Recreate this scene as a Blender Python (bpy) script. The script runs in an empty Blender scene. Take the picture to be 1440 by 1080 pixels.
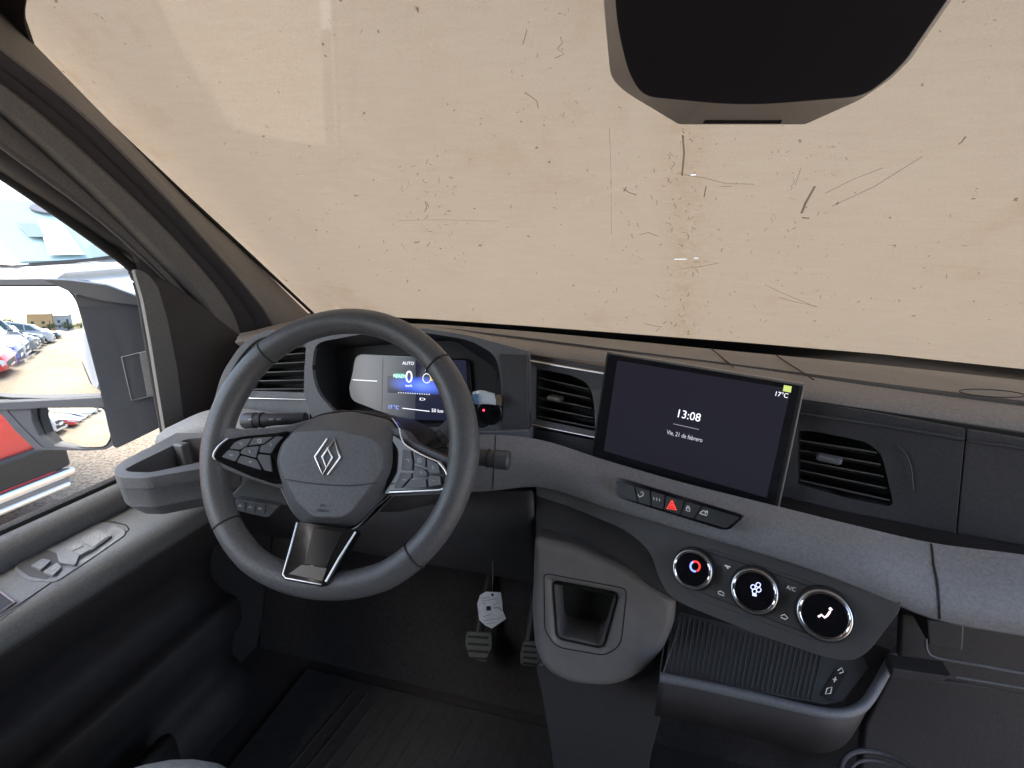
import bpy, bmesh, math, random
from mathutils import Vector, Matrix
random.seed(7)
R = math.radians
sc = bpy.context.scene
COL = sc.collection

# ------------------------------------------------------------------ camera
FPX = 700.0                       # focal length in pixels of the 1440 x 1080 photograph
CAM = Vector((0, 0, 1.03))        # metres, cab floor is z = 0, x to the passenger side, y forward
YAW, PITCH = R(15), R(16)
FW = Vector((-math.sin(YAW)*math.cos(PITCH), math.cos(YAW)*math.cos(PITCH), -math.sin(PITCH)))
RT = Vector((math.cos(YAW), math.sin(YAW), 0))
UP = RT.cross(FW)
cd = bpy.data.cameras.new('camera'); cam = bpy.data.objects.new('camera', cd); COL.objects.link(cam)
cd.sensor_width = 36; cd.lens = 36*FPX/1440; cd.clip_start = .01; cd.clip_end = 2000
cam.matrix_world = Matrix(((RT.x, UP.x, -FW.x, CAM.x), (RT.y, UP.y, -FW.y, CAM.y), (RT.z, UP.z, -FW.z, CAM.z), (0, 0, 0, 1)))
sc.camera = cam
# ------------------------------------------------------------------ light
SUN_EL, SUN_AZ = R(58), R(165)     # azimuth from +y towards -x
w = bpy.data.worlds.new('World'); sc.world = w; w.use_nodes = True
nt = w.node_tree; bg = nt.nodes['Background']
sky = nt.nodes.new('ShaderNodeTexSky'); sky.sky_type = 'NISHITA'; sky.sun_disc = False
sky.sun_elevation = SUN_EL; sky.sun_rotation = -SUN_AZ; sky.dust_density = 4; sky.air_density = 1.0; sky.ozone_density = 1.0
nt.links.new(sky.outputs[0], bg.inputs[0]); bg.inputs[1].default_value = .15
sd = bpy.data.lights.new('sun', 'SUN'); sun = bpy.data.objects.new('sun', sd); COL.objects.link(sun)
sd.energy = .8; sd.angle = R(45); sd.color = (1, .95, .88)
sdir = Vector((-math.sin(SUN_AZ)*math.cos(SUN_EL), math.cos(SUN_AZ)*math.cos(SUN_EL), math.sin(SUN_EL)))
sun.rotation_euler = sdir.to_track_quat('Z', 'Y').to_euler()
sc.view_settings.view_transform = 'Standard'; sc.view_settings.look = 'None'
sc.view_settings.gamma = 1; sc.view_settings.exposure = 2.4
sc.render.engine = 'CYCLES'; sc.cycles.use_denoising = True; sc.cycles.max_bounces = 12
sc.cycles.diffuse_bounces = 5; sc.cycles.transparent_max_bounces = 12; sc.cycles.sample_clamp_indirect = 6
GROUND = -.62

# ------------------------------------------------------------------ pixels to places
def ray(x, y): return FW + RT*((x-720)/FPX) - UP*((y-540)/FPX)
def DD(x, y, t): return CAM + ray(x, y)*t
def PXx(x, y, v): d = ray(x, y); return CAM + d*((v-CAM.x)/d.x)
def PYy(x, y, v): d = ray(x, y); return CAM + d*((v-CAM.y)/d.y)
def PZz(x, y, v): d = ray(x, y); return CAM + d*((v-CAM.z)/d.z)
class Plane:
    """a flat face: p a point on it, n the unit normal towards the cabin; yaw > 0 turns it to +x, lean tips it back"""
    def __init__(s, p, yaw=0, lean=0, n=None):
        s.p = Vector(p)
        y, l = R(yaw), R(lean)
        s.n = Vector(n).normalized() if n is not None else Vector((math.sin(y)*math.cos(l), -math.cos(y)*math.cos(l), math.sin(l)))
    def at(s, x, y, off=0):
        d = ray(x, y); q = s.p + s.n*off
        return CAM + d*((q-CAM).dot(s.n)/d.dot(s.n))
    def off(s, o): return Plane(s.p+s.n*o, n=s.n)

# ------------------------------------------------------------------ materials
MATS = {}
def nodes(m):
    m.use_nodes = True; t = m.node_tree; return t, t.nodes, t.links, t.nodes['Principled BSDF']
def mat(name, col, rough=.5, metal=0, grain=0, gscale=900, var=0, vscale=30, emit=None, estr=0, spec=.5, coat=0, sheen=0):
    if name in MATS: return MATS[name]
    m = bpy.data.materials.new(name); t, N, L, b = nodes(m)
    b.inputs['Base Color'].default_value = (*col, 1); b.inputs['Roughness'].default_value = rough
    b.inputs['Metallic'].default_value = metal; b.inputs['Specular IOR Level'].default_value = spec
    b.inputs['Coat Weight'].default_value = coat
    if sheen: b.inputs['Sheen Weight'].default_value = sheen
    if emit: b.inputs['Emission Color'].default_value = (*emit, 1); b.inputs['Emission Strength'].default_value = estr
    if grain or var: tc = N.new('ShaderNodeTexCoord')
    if grain:
        n = N.new('ShaderNodeTexNoise'); n.inputs['Scale'].default_value = gscale; n.inputs['Detail'].default_value = 3
        L.new(tc.outputs['Object'], n.inputs['Vector'])
        bp = N.new('ShaderNodeBump'); bp.inputs['Strength'].default_value = grain; bp.inputs['Distance'].default_value = .0006
        L.new(n.outputs[0], bp.inputs['Height']); L.new(bp.outputs[0], b.inputs['Normal'])
    if var:
        n = N.new('ShaderNodeTexNoise'); n.inputs['Scale'].default_value = vscale; n.inputs['Detail'].default_value = 6
        n.inputs['Roughness'].default_value = .7
        L.new(tc.outputs['Object'], n.inputs['Vector'])
        ct = N.new('ShaderNodeMapRange'); ct.inputs[1].default_value = .36; ct.inputs[2].default_value = .64; L.new(n.outputs[0], ct.inputs[0])
        mx = N.new('ShaderNodeMix'); mx.data_type = 'RGBA'
        mx.inputs[6].default_value = (*[c*(1-var) for c in col], 1); mx.inputs[7].default_value = (*[min(1, c*(1+var)) for c in col], 1)
        L.new(ct.outputs[0], mx.inputs[0]); L.new(mx.outputs[2], b.inputs['Base Color'])
        n3 = N.new('ShaderNodeTexNoise'); n3.inputs['Scale'].default_value = 9; n3.inputs['Detail'].default_value = 5; n3.inputs['Roughness'].default_value = .65; L.new(tc.outputs['Object'], n3.inputs['Vector'])
        mr = N.new('ShaderNodeMapRange'); mr.inputs[1].default_value = .3; mr.inputs[2].default_value = .7; mr.inputs[3].default_value = max(0, rough-.10); mr.inputs[4].default_value = min(1, rough+.10)
        L.new(n3.outputs[0], mr.inputs[0]); L.new(mr.outputs[0], b.inputs['Roughness'])
    MATS[name] = m; return m
def glass(name, tint=(1, 1, 1), refl=.028):
    m = bpy.data.materials.new(name); t, N, L, b = nodes(m); N.remove(b); out = N['Material Output']
    tr = N.new('ShaderNodeBsdfTransparent'); tr.inputs[0].default_value = (*tint, 1)
    gl = N.new('ShaderNodeBsdfGlossy'); gl.inputs['Roughness'].default_value = .02
    lw = N.new('ShaderNodeLayerWeight'); lw.inputs[0].default_value = .5     # facing term: same from both sides of the thin pane
    pw = N.new('ShaderNodeMath'); pw.operation = 'POWER'; pw.inputs[1].default_value = 5; L.new(lw.outputs['Facing'], pw.inputs[0])
    fr = N.new('ShaderNodeMath'); fr.operation = 'MULTIPLY_ADD'; fr.inputs[1].default_value = .9; fr.inputs[2].default_value = refl; L.new(pw.outputs[0], fr.inputs[0])
    mx = N.new('ShaderNodeMixShader'); L.new(fr.outputs[0], mx.inputs[0]); L.new(tr.outputs[0], mx.inputs[1]); L.new(gl.outputs[0], mx.inputs[2])
    L.new(mx.outputs[0], out.inputs[0]); return m

DARK = mat('dark grained plastic', (.042, .039, .041), .55, grain=.5, gscale=700, var=.17, vscale=300)
SOFT = mat('soft dash top', (.25, .225, .208), .6, grain=.5, gscale=600, var=.17, vscale=300)
BAND = mat('grey band plastic', (.22, .222, .234), .5, grain=.35, gscale=800, var=.17, vscale=300)
FASC = mat('charcoal fascia', (.055, .054, .06), .5, grain=.6, gscale=650, var=.17, vscale=300)
LGREY = mat('grey satin plastic', (.14, .145, .158), .45, grain=.25, gscale=900, var=.17, vscale=300)
DOORG = mat('door grey plastic', (.13, .134, .138), .5, grain=.5, gscale=700, var=.17, vscale=300)
PILL = mat('pillar trim fabric', (.17, .163, .16), .75, grain=.6, gscale=1200, var=.17, vscale=300)
BLACK = mat('matt black', (.012, .012, .013), .6)
GLOSS = mat('gloss black', (.008, .008, .009), .12, var=.05)
LEATH = mat('wheel leather', (.10, .10, .103), .40, grain=.5, gscale=420, var=.17, vscale=300)
HUBM = mat('airbag cover plastic', (.125, .126, .134), .5, grain=.5, gscale=800, var=.17, vscale=300)
CHROME = mat('satin chrome', (.82, .82, .83), .28, 1)
BTN = mat('button rubber', (.13, .135, .145), .5, grain=.2)
WHITE = mat('white print', (.75, .76, .78), .5)
EMW = mat('lit white print', (.6, .6, .62), .5, emit=(.9, .93, 1), estr=0.25)
GREYP = mat('dim grey print', (.32, .33, .34), .5)
EMD = mat('dim lit print', (.4, .4, .42), .5, emit=(.8, .83, .9), estr=.06)
EMR = mat('lit red print', (.5, .02, .02), .5, emit=(1, .05, .04), estr=0.2778)
EMB = mat('lit blue print', (.05, .1, .5), .5, emit=(.25, .35, 1), estr=0.3611)
EMG = mat('lit green print', (.02, .3, .2), .5, emit=(.1, .75, .5), estr=0.1389)
EMY = mat('lit yellow print', (.5, .35, .02), .5, emit=(1, .7, .1), estr=0.1667)
RUB = mat('black rubber', (.015, .015, .016), .75, grain=.4)
MIRR = mat('mirror silver', (.88, .9, .9), .0, 1)
CLEAR = glass('clear window glass', (.96, .98, .97))
WSGL = glass('windshield glass', (.93, .95, .92))
CARPET = mat('black carpet', (.024, .021, .022), .95, grain=1, gscale=500, var=.3, vscale=120)
MATM = mat('ribbed mat rubber', (.032, .031, .032), .6, grain=.6, gscale=400, var=.2, vscale=60)

# ------------------------------------------------------------------ object helpers
ORG = {}
def thing(name, label, cat, loc=(0, 0, 0), group=None, kind=None):
    o = bpy.data.objects.new(name, None); COL.objects.link(o); o.location = loc; o.empty_display_size = .05
    ORG[o.name] = Vector(loc); o['label'] = label; o['category'] = cat
    if group: o['group'] = group
    return o
def tag(o, label=None, cat=None, group=None, kind=None):
    if label: o['label'] = label
    if cat: o['category'] = cat
    if group: o['group'] = group
    if kind: o['kind'] = kind
    return o
def link(name, bm, m, parent=None, loc=None, smooth=35, bev=0, seg=2, sub=0):
    """one mesh object; the bmesh is in world coordinates"""
    org = Vector((0, 0, 0))
    if parent is not None: org = ORG[parent.name]
    elif loc is not None: org = Vector(loc)
    elif bm.verts:
        lo = Vector([min(v.co[i] for v in bm.verts) for i in range(3)]); hi = Vector([max(v.co[i] for v in bm.verts) for i in range(3)])
        org = Vector(((lo.x+hi.x)/2, (lo.y+hi.y)/2, lo.z))
    bmesh.ops.remove_doubles(bm, verts=bm.verts, dist=1e-6)
    bmesh.ops.recalc_face_normals(bm, faces=bm.faces)
    bmesh.ops.translate(bm, verts=bm.verts, vec=-org)
    me = bpy.data.meshes.new(name); bm.to_mesh(me); bm.free()
    me.materials.append(m)
    o = bpy.data.objects.new(name, me); COL.objects.link(o)
    if parent is not None: o.parent = parent
    else: o.location = org
    ORG[o.name] = org
    if sub:
        s = o.modifiers.new('sub', 'SUBSURF'); s.levels = s.render_levels = sub
    if bev:
        b = o.modifiers.new('bevel', 'BEVEL'); b.width = bev; b.segments = seg; b.limit_method = 'ANGLE'; b.angle_limit = R(28); b.harden_normals = True
    if smooth:
        me.shade_smooth(); me.set_sharp_from_angle(angle=R(smooth))
    return o
def rnd(poly, r, n=5):
    """round the corners of a 2-D polygon; r in its units, may be a list"""
    out = []; k = len(poly)
    for i in range(k):
        p0, p, p1 = Vector(poly[i-1]), Vector(poly[i]), Vector(poly[(i+1) % k])
        ri = r[i] if isinstance(r, (list, tuple)) else r
        a, b = p0-p, p1-p
        t = min(ri, a.length*.48, b.length*.48)
        if t < .01: out.append(tuple(p)); continue
        A, B = p+a.normalized()*t, p+b.normalized()*t
        for j in range(n+1):
            s = j/n; q = A*(1-s)**2 + p*2*s*(1-s) + B*s*s; out.append((q.x, q.y))
    return out
def cat(pts, n=8):
    """Catmull-Rom through 3-D or 2-D points"""
    P = [Vector(p) for p in pts]; P = [P[0]*2-P[1]] + P + [P[-1]*2-P[-2]]; out = []
    for i in range(1, len(P)-2):
        for j in range(n):
            t = j/n; a, b, c, d = P[i-1], P[i], P[i+1], P[i+2]
            out.append(.5*((2*b)+(c-a)*t+(2*a-5*b+4*c-d)*t*t+(3*b-a-3*c+d)*t**3))
    out.append(P[-2]); return out
def resample(pts, n):
    P = [Vector(p) for p in pts]; L = [0]
    for a, b in zip(P, P[1:]): L.append(L[-1]+(b-a).length)
    out = []; k = 0
    for i in range(n):
        s = L[-1]*i/(n-1)
        while k < len(L)-2 and L[k+1] < s: k += 1
        d = L[k+1]-L[k]; f = (s-L[k])/d if d > 1e-9 else 0
        out.append(P[k].lerp(P[k+1], f))
    return out
def prism(bm, pts, n, thick):
    """solid from a closed 3-D outline, extruded back along -n"""
    f = [bm.verts.new(p) for p in pts]; b = [bm.verts.new(p-n*thick) for p in pts]; k = len(pts)
    bm.faces.new(f); bm.faces.new(b[::-1])
    for i in range(k): bm.faces.new((f[i], b[i], b[(i+1) % k], f[(i+1) % k]))
def panel(name, poly, pl, m, parent=None, off=0, thick=.004, bev=.0008, seg=2, loc=None, smooth=35):
    bm = bmesh.new(); prism(bm, [pl.at(x, y, off) for x, y in poly], pl.n, thick)
    return link(name, bm, m, parent, loc, smooth, bev, seg)
def star(poly, c, angs):
    out = []
    for a in angs:
        d = Vector((math.cos(a), math.sin(a))); best = None
        for i in range(len(poly)):
            p, q = Vector(poly[i]), Vector(poly[(i+1) % len(poly)]); e = q-p
            den = d.x*e.y-d.y*e.x
            if abs(den) < 1e-9: continue
            r = p-c; t = (r.x*e.y-r.y*e.x)/den; s = (r.x*d.y-r.y*d.x)/den
            if t > 0 and -1e-6 <= s <= 1+1e-6 and (best is None or t > best): best = t
        out.append(c+d*best if best else None)
    return out
def pair(outer, inner, c=None):
    c = Vector(c) if c else sum((Vector(p) for p in inner), Vector((0, 0)))/len(inner)
    angs = sorted(set(round(math.atan2(p[1]-c.y, p[0]-c.x), 4) for p in list(outer)+list(inner)))
    z_ = [(p, q) for p, q in zip(star(outer, c, angs), star(inner, c, angs)) if p is not None and q is not None]
    return [p for p, _ in z_], [q for _, q in z_]
def ringpanel(name, outer, inner, pl, m, parent=None, off=0, thick=.004, bev=.0008, inner_off=None, c=None, seg=2):
    """a plate with a hole; inner_off lets the hole's rim sink"""
    o, i = pair(outer, inner, c); io = off if inner_off is None else inner_off
    bm = bmesh.new(); k = len(o)
    A = [bm.verts.new(pl.at(p.x, p.y, off)) for p in o]; B = [bm.verts.new(pl.at(p.x, p.y, io)) for p in i]
    C = [bm.verts.new(v.co-pl.n*thick) for v in A]; D = [bm.verts.new(v.co-pl.n*thick) for v in B]
    for j in range(k):
        q = (j+1) % k
        for f in ((A[j], A[q], B[q], B[j]), (C[q], C[j], D[j], D[q]), (A[q], A[j], C[j], C[q]), (B[j], B[q], D[q], D[j])):
            try: bm.faces.new(f)
            except ValueError: pass
    return link(name, bm, m, parent, None, 35, bev, seg)
def walls(bm, a, b, pla, plb, offa=0, offb=0, cap=False):
    """tube between two outlines (2-D, same star centre) on two planes"""
    o, i = pair(a, b); k = len(o)
    A = [bm.verts.new(pla.at(p.x, p.y, offa)) for p in o]; B = [bm.verts.new(plb.at(p.x, p.y, offb)) for p in i]
    for j in range(k): bm.faces.new((A[j], A[(j+1) % k], B[(j+1) % k], B[j]))
    if cap: bm.faces.new(B)
    return A, B
def loft(name, rails, m, parent=None, n=40, smooth=40, thick=.004, bev=0, curve=True, loc=None):
    """sheet through rails of 3-D points, given thickness"""
    Rr = [resample(cat(r) if curve and len(r) > 2 else r, n) for r in rails]
    bm = bmesh.new(); V = [[bm.verts.new(p) for p in r] for r in Rr]
    for a, b in zip(V, V[1:]):
        for j in range(n-1): bm.faces.new((a[j], a[j+1], b[j+1], b[j]))
    o = link(name, bm, m, parent, loc, smooth)
    if thick:
        s = o.modifiers.new('solid', 'SOLIDIFY'); s.thickness = thick; s.offset = 0
    if bev:
        b = o.modifiers.new('bevel', 'BEVEL'); b.width = bev; b.segments = 3; b.limit_method = 'ANGLE'; b.angle_limit = R(25); b.harden_normals = True
    return o
def tube(bm, pts, r, k=8, closed=False, flat=1, nrm=None):
    P = [Vector(p) for p in pts]; n = len(P); rings = []
    for i in range(n):
        a = P[i-1] if (i or closed) else P[0]; b = P[(i+1) % n] if (i < n-1 or closed) else P[-1]
        t = (b-a).normalized(); u = (nrm or Vector((0, 0, 1)))
        if abs(t.dot(u)) > .98: u = Vector((1, 0, 0))
        s = t.cross(u).normalized(); u2 = s.cross(t)
        rr = r[i] if isinstance(r, (list, tuple)) else r
        rings.append([bm.verts.new(P[i]+s*math.cos(2*math.pi*j/k)*rr+u2*math.sin(2*math.pi*j/k)*rr*flat) for j in range(k)])
    for i in range(n if closed else n-1):
        a, b = rings[i], rings[(i+1) % n]
        for j in range(k): bm.faces.new((a[j], a[(j+1) % k], b[(j+1) % k], b[j]))
    if not closed: bm.faces.new(rings[0][::-1]); bm.faces.new(rings[-1])
def strip(name, px, pl, wpx, m, parent=None, off=.0004, thick=.0006, smooth=30, rad=False):
    """a line drawn on a plane as a thin raised or round bead; wpx is its width in photo pixels"""
    bm = bmesh.new(); lines = px if isinstance(px[0][0], (tuple, list, Vector)) else [px]
    for ln in lines:
        P = [pl.at(x, y, off) for x, y in ln]
        w_ = wpx*((P[0]-CAM).dot(FW))/FPX
        tube(bm, P, w_/2, 8, False, min(1, thick/(w_/2)) if not rad else 1, pl.n)
    return link(name, bm, m, parent, None, 60)
def box(bm, c, s, rot=None):
    r = bmesh.ops.create_cube(bm, size=1); M = Matrix.Translation(Vector(c)) @ (rot.to_4x4() if rot else Matrix.Identity(4)) @ Matrix.Diagonal((*s, 1))
    bmesh.ops.transform(bm, matrix=M, verts=r['verts'])
def disc(bm, c, n, r, depth, k=40, r2=None):
    n = Vector(n).normalized(); M = Matrix.Translation(Vector(c)-n*depth/2) @ n.to_track_quat('Z', 'Y').to_matrix().to_4x4()
    bmesh.ops.create_cone(bm, cap_ends=True, segments=k, radius1=r, radius2=r if r2 is None else r2, depth=depth, matrix=M)
def text(name, s, p0, p1, pl, hpx, m, parent, off=.0006, align='CENTER', sx=1):
    """flat lettering on a plane; baseline runs from p0 towards p1, p0 is the anchor"""
    a = pl.at(*p0, off); b = pl.at(*p1, off); X = (b-a).normalized(); Y = pl.n.cross(X)
    h = hpx*((a-CAM).dot(FW))/FPX
    cu = bpy.data.curves.new('t', 'FONT'); cu.body = s; cu.size = h/.7; cu.align_x = align; cu.extrude = .0001; cu.resolution_u = 3
    t = bpy.data.objects.new('t', cu); COL.objects.link(t)
    me = bpy.data.meshes.new_from_object(t.evaluated_get(bpy.context.evaluated_depsgraph_get()))
    bpy.data.objects.remove(t); bpy.data.curves.remove(cu)
    bm = bmesh.new(); bm.from_mesh(me); bpy.data.meshes.remove(me)
    M = Matrix(((X.x*sx, Y.x, pl.n.x, a.x), (X.y*sx, Y.y, pl.n.y, a.y), (X.z*sx, Y.z, pl.n.z, a.z), (0, 0, 0, 1)))
    bmesh.ops.transform(bm, matrix=M, verts=bm.verts)
    return link(name, bm, m, parent, None, 0)
def Z(sc_, ox, oy, pts): return [(ox+x/sc_, oy+y/sc_) for x, y in pts]

# ================================================================== the setting
bm = bmesh.new(); bmesh.ops.create_grid(bm, x_segments=60, y_segments=60, size=160); 
for v in bm.verts: v.co.z = GROUND
gm = bpy.data.materials.new('sandy gravel'); t, N, L, b = nodes(gm)
tc = N.new('ShaderNodeTexCoord'); n1 = N.new('ShaderNodeTexNoise'); n1.inputs['Scale'].default_value = .6; n1.inputs['Detail'].default_value = 8
vo = N.new('ShaderNodeTexVoronoi'); vo.inputs['Scale'].default_value = 90
n2 = N.new('ShaderNodeTexNoise'); n2.inputs['Scale'].default_value = 48; n2.inputs['Detail'].default_value = 4
for q in (n1, vo, n2): L.new(tc.outputs['Object'], q.inputs['Vector'])
r1 = N.new('ShaderNodeValToRGB'); r1.color_ramp.elements[0].position = .3; r1.color_ramp.elements[0].color = (.30, .235, .165, 1)
r1.color_ramp.elements[1].position = .7; r1.color_ramp.elements[1].color = (.40, .325, .24, 1); L.new(n1.outputs[0], r1.inputs[0])
r2 = N.new('ShaderNodeValToRGB'); r2.color_ramp.elements[0].position = .38; r2.color_ramp.elements[0].color = (.35, .33, .3, 1)
r2.color_ramp.elements[1].position = .6; r2.color_ramp.elements[1].color = (1.15, 1.15, 1.15, 1); L.new(n2.outputs[0], r2.inputs[0])
mx = N.new('ShaderNodeMix'); mx.data_type = 'RGBA'; mx.blend_type = 'MULTIPLY'; mx.inputs[0].default_value = .75
L.new(r1.outputs[0], mx.inputs[6]); L.new(r2.outputs[0], mx.inputs[7]); L.new(mx.outputs[2], b.inputs['Base Color'])
b.inputs['Roughness'].default_value = .95
bp = N.new('ShaderNodeBump'); bp.inputs['Strength'].default_value = .4; bp.inputs['Distance'].default_value = .008; L.new(vo.outputs[0], bp.inputs['Height']); L.new(bp.outputs[0], b.inputs['Normal'])
tag(link('ground', bm, gm, loc=(0, 0, 0)), kind='structure')

def quadbox(name, lo, hi, m, parent=None, kind='structure', bev=.004):
    bm = bmesh.new(); box(bm, [(a+b_)/2 for a, b_ in zip(lo, hi)], [b_-a for a, b_ in zip(lo, hi)])
    o = link(name, bm, m, parent, bev=bev)
    if kind and parent is None: o['kind'] = kind
    return o
quadbox('floor', (-.93, -.95, -.05), (1.05, .9, 0), CARPET)
bm = bmesh.new()
prism(bm, [Vector((-.93, .9, 0)), Vector((1.05, .9, 0)), Vector((1.05, 1.12, .42)), Vector((1.05, 1.12, .80)), Vector((-.93, 1.12, .80)), Vector((-.93, 1.12, .42))][:0] or
      [Vector((-.93, 1.0, -.05)), Vector((1.05, 1.0, -.05)), Vector((1.05, 1.0, .78)), Vector((-.93, 1.0, .78))], Vector((0, -1, 0)), .02)
tag(link('wall_front', bm, CARPET), kind='structure')
bm = bmesh.new()   # sloping toe board between floor and front wall
prism(bm, [Vector((-.92, .86, .002)), Vector((1.04, .86, .002)), Vector((1.04, .997, .36)), Vector((-.92, .997, .36))], Vector((0, -.93, .36)).normalized(), .004)
tag(link('floor_toe_board', bm, CARPET), kind='structure')
HEAD = mat('pale headliner', (.32, .31, .30), .9, grain=.5)
quadbox('wall_left', (-.96, .40, -.05), (-.93, 1.06, .60), CARPET)
quadbox('ceiling', (-.9, -.95, 1.46), (1.05, .50, 1.50), HEAD)
quadbox('wall_rear', (-.93, -.98, -.05), (1.05, -.95, 1.5), mat('bulkhead felt', (.10, .10, .11), .9))

# ================================================================== windshield and the sheet covering it
A_ = PYy(440, 440, 1.09); B_ = PXx(40, 60, -.90); C_ = PYy(1040, 484, 1.02)
WN = (B_-A_).cross(C_-A_).normalized()
if WN.y > 0: WN = -WN
WS = Plane(A_, n=WN)
EX = Vector((1, 0, 0)); EX = (EX-WN*EX.dot(WN)).normalized(); EY = EX.cross(-WN)
if EY.z < 0: EY = -EY
def ws_at_z(pl, x, z):      # point of a glass-parallel plane at a given x and height
    y = pl.p.y-((x-pl.p.x)*pl.n.x+(z-pl.p.z)*pl.n.z)/pl.n.y; return Vector((x, y, z))
def ws_outline(pl, low, x0, x1, ztop): return [ws_at_z(pl, x0, ztop)]+low+[ws_at_z(pl, x1, ztop)]
WSLOW = [(30, 25), (44, 62), (70, 95), (440, 441), (597, 452), (740, 462), (1040, 483), (1240, 500), (1440, 521), (1560, 536)]
print('ws top y at z 1.44', ws_at_z(WS, -.8, 1.44), ws_at_z(WS, .9, 1.44), WN)
ws = thing('windshield', 'large raked windshield with a black painted lower border above the dashboard', 'windshield', WS.at(1040, 484))
bm = bmesh.new(); prism(bm, ws_outline(WS, [WS.at(x, y) for x, y in WSLOW]+[ws_at_z(WS, .93, .80)], -.80, .88, 1.46), WS.n, .005); link('pane', bm, WSGL, ws)
fr = [(430, 441), (597, 449), (740, 459), (1040, 482), (1240, 499), (1440, 520), (1740, 556)]
bm = bmesh.new(); f1 = [WS.at(x, y, .002) for x, y in fr]; f2 = [WS.at(x, y+26, .002) for x, y in fr]
prism(bm, f1+f2[::-1], WS.n, .0015); link('black_border', bm, mat('black ceramic border', (.008, .008, .008), .3), ws)
sl = [(60, -60), (28, -10), (31, 25), (44, 62), (70, 96), (250, 265), (350, 357), (440, 441)]
strip('side_seal', sl, WS, 9, RUB, ws, off=.004, rad=True)

# sheet lying on the outside of the glass, light shining through it
sm = bpy.data.materials.new('beige translucent board'); t, N, L, b = nodes(sm); out = N['Material Output']
tc = N.new('ShaderNodeTexCoord')
def noise(scale, vec, det=6, rough=.6, stretch=None):
    n = N.new('ShaderNodeTexNoise'); n.inputs['Scale'].default_value = scale; n.inputs['Detail'].default_value = det; n.inputs['Roughness'].default_value = rough
    if stretch:
        mp = N.new('ShaderNodeMapping'); mp.inputs['Scale'].default_value = stretch; L.new(vec, mp.inputs[0]); vec = mp.outputs[0]
    L.new(vec, n.inputs['Vector']); return n.outputs[0]
def ramp(v, p0, c0, p1, c1):
    r = N.new('ShaderNodeValToRGB'); e = r.color_ramp.elements; e[0].position = p0; e[0].color = (*c0, 1); e[1].position = p1; e[1].color = (*c1, 1)
    L.new(v, r.inputs[0]); return r.outputs[0]
def mul(a, b_, f=1):
    m_ = N.new('ShaderNodeMix'); m_.data_type = 'RGBA'; m_.blend_type = 'MULTIPLY'; m_.inputs[0].default_value = f
    L.new(a, m_.inputs[6]); L.new(b_, m_.inputs[7]); return m_.outputs[2]
O_ = tc.outputs['Object']
base = ramp(noise(2.2, O_), .3, (.41, .300, .209), .7, (.435, .321, .226))
fib = ramp(noise(14, O_, 6, .7, (1.2, 9, 9)), .35, (.955, .94, .925), .65, (1, 1, 1))
weave = ramp(noise(420, O_, 2), .3, (.93, .93, .93), .7, (1.03, 1.03, 1.03))
spot = ramp(noise(70, O_, 3, .6), .26, (.42, .36, .30), .31, (1, 1, 1))
spot2 = ramp(noise(28, O_, 5, .8, (1, 3, 3)), .24, (.62, .55, .46), .30, (1, 1, 1))
stain = ramp(noise(5, O_, 4, .6), .28, (.90, .84, .76), .42, (1, 1, 1))
colr = mul(mul(mul(mul(mul(base, fib), weave), spot), spot2), stain)
SHEET = WS.off(-.035); SO = SHEET.at(900, 300)
la, lb = SHEET.at(962, 175)-SO, SHEET.at(960, 480)-SO; ev = (lb-la).normalized(); eu = ev.cross(SHEET.n)
def dotn(v, o):
    d = N.new('ShaderNodeVectorMath'); d.operation = 'DOT_PRODUCT'; d.inputs[1].default_value = v; L.new(O_, d.inputs[0])
    a_ = N.new('ShaderNodeMath'); a_.operation = 'SUBTRACT'; a_.inputs[1].default_value = o; L.new(d.outputs['Value'], a_.inputs[0])
    b2 = N.new('ShaderNodeMath'); b2.operation = 'ABSOLUTE'; L.new(a_.outputs[0], b2.inputs[0]); return b2.outputs[0]
def band_(v, w0, w1):
    m_ = N.new('ShaderNodeMapRange'); m_.inputs[1].default_value = w0; m_.inputs[2].default_value = w1; m_.inputs[3].default_value = 1; m_.inputs[4].default_value = 0; L.new(v, m_.inputs[0]); return m_.outputs[0]
def prod(a_, b2):
    m_ = N.new('ShaderNodeMath'); m_.operation = 'MULTIPLY'; L.new(a_, m_.inputs[0]); L.new(b2, m_.inputs[1]); return m_.outputs[0]
crease = prod(band_(dotn(eu, la.dot(eu)), 0, .05), ramp(noise(60, O_, 5, .7), .35, (0, 0, 0), .7, (1, 1, 1)))
cm = N.new('ShaderNodeMix'); cm.data_type = 'RGBA'; cm.blend_type = 'MULTIPLY'; cm.inputs[7].default_value = (.88, .81, .71, 1); L.new(crease, cm.inputs[0]); L.new(colr, cm.inputs[6]); colr = cm.outputs[2]
for tx, ty, hw_ in ((957, 364.5, .011), (979, 363, .004), (975, 246, .004)):
    q = SHEET.at(tx, ty)-SO; slit_light = prod(band_(dotn(eu, q.dot(eu)), hw_*.8, hw_), band_(dotn(ev, q.dot(ev)), .0005, .0011))  # whitened colour paints light leaking through small tears
    cm = N.new('ShaderNodeMix'); cm.data_type = 'RGBA'; cm.inputs[7].default_value = (1, 1, .97, 1); L.new(slit_light, cm.inputs[0]); L.new(colr, cm.inputs[6]); colr = cm.outputs[2]
td = N.new('ShaderNodeBsdfTranslucent'); df = N.new('ShaderNodeBsdfDiffuse'); L.new(colr, td.inputs[0]); L.new(colr, df.inputs[0])
mx = N.new('ShaderNodeMixShader'); mx.inputs[0].default_value = .35; L.new(td.outputs[0], mx.inputs[1]); L.new(df.outputs[0], mx.inputs[2]); L.new(mx.outputs[0], out.inputs[0])
N.remove(b)
SHEET = WS.off(-.035)
sh = thing('cover_sheet', 'scuffed beige translucent board covering the whole outside of the windshield', 'board', SHEET.at(900, 300))
bm = bmesh.new()   # one skin: light must pass a single translucent layer
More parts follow.
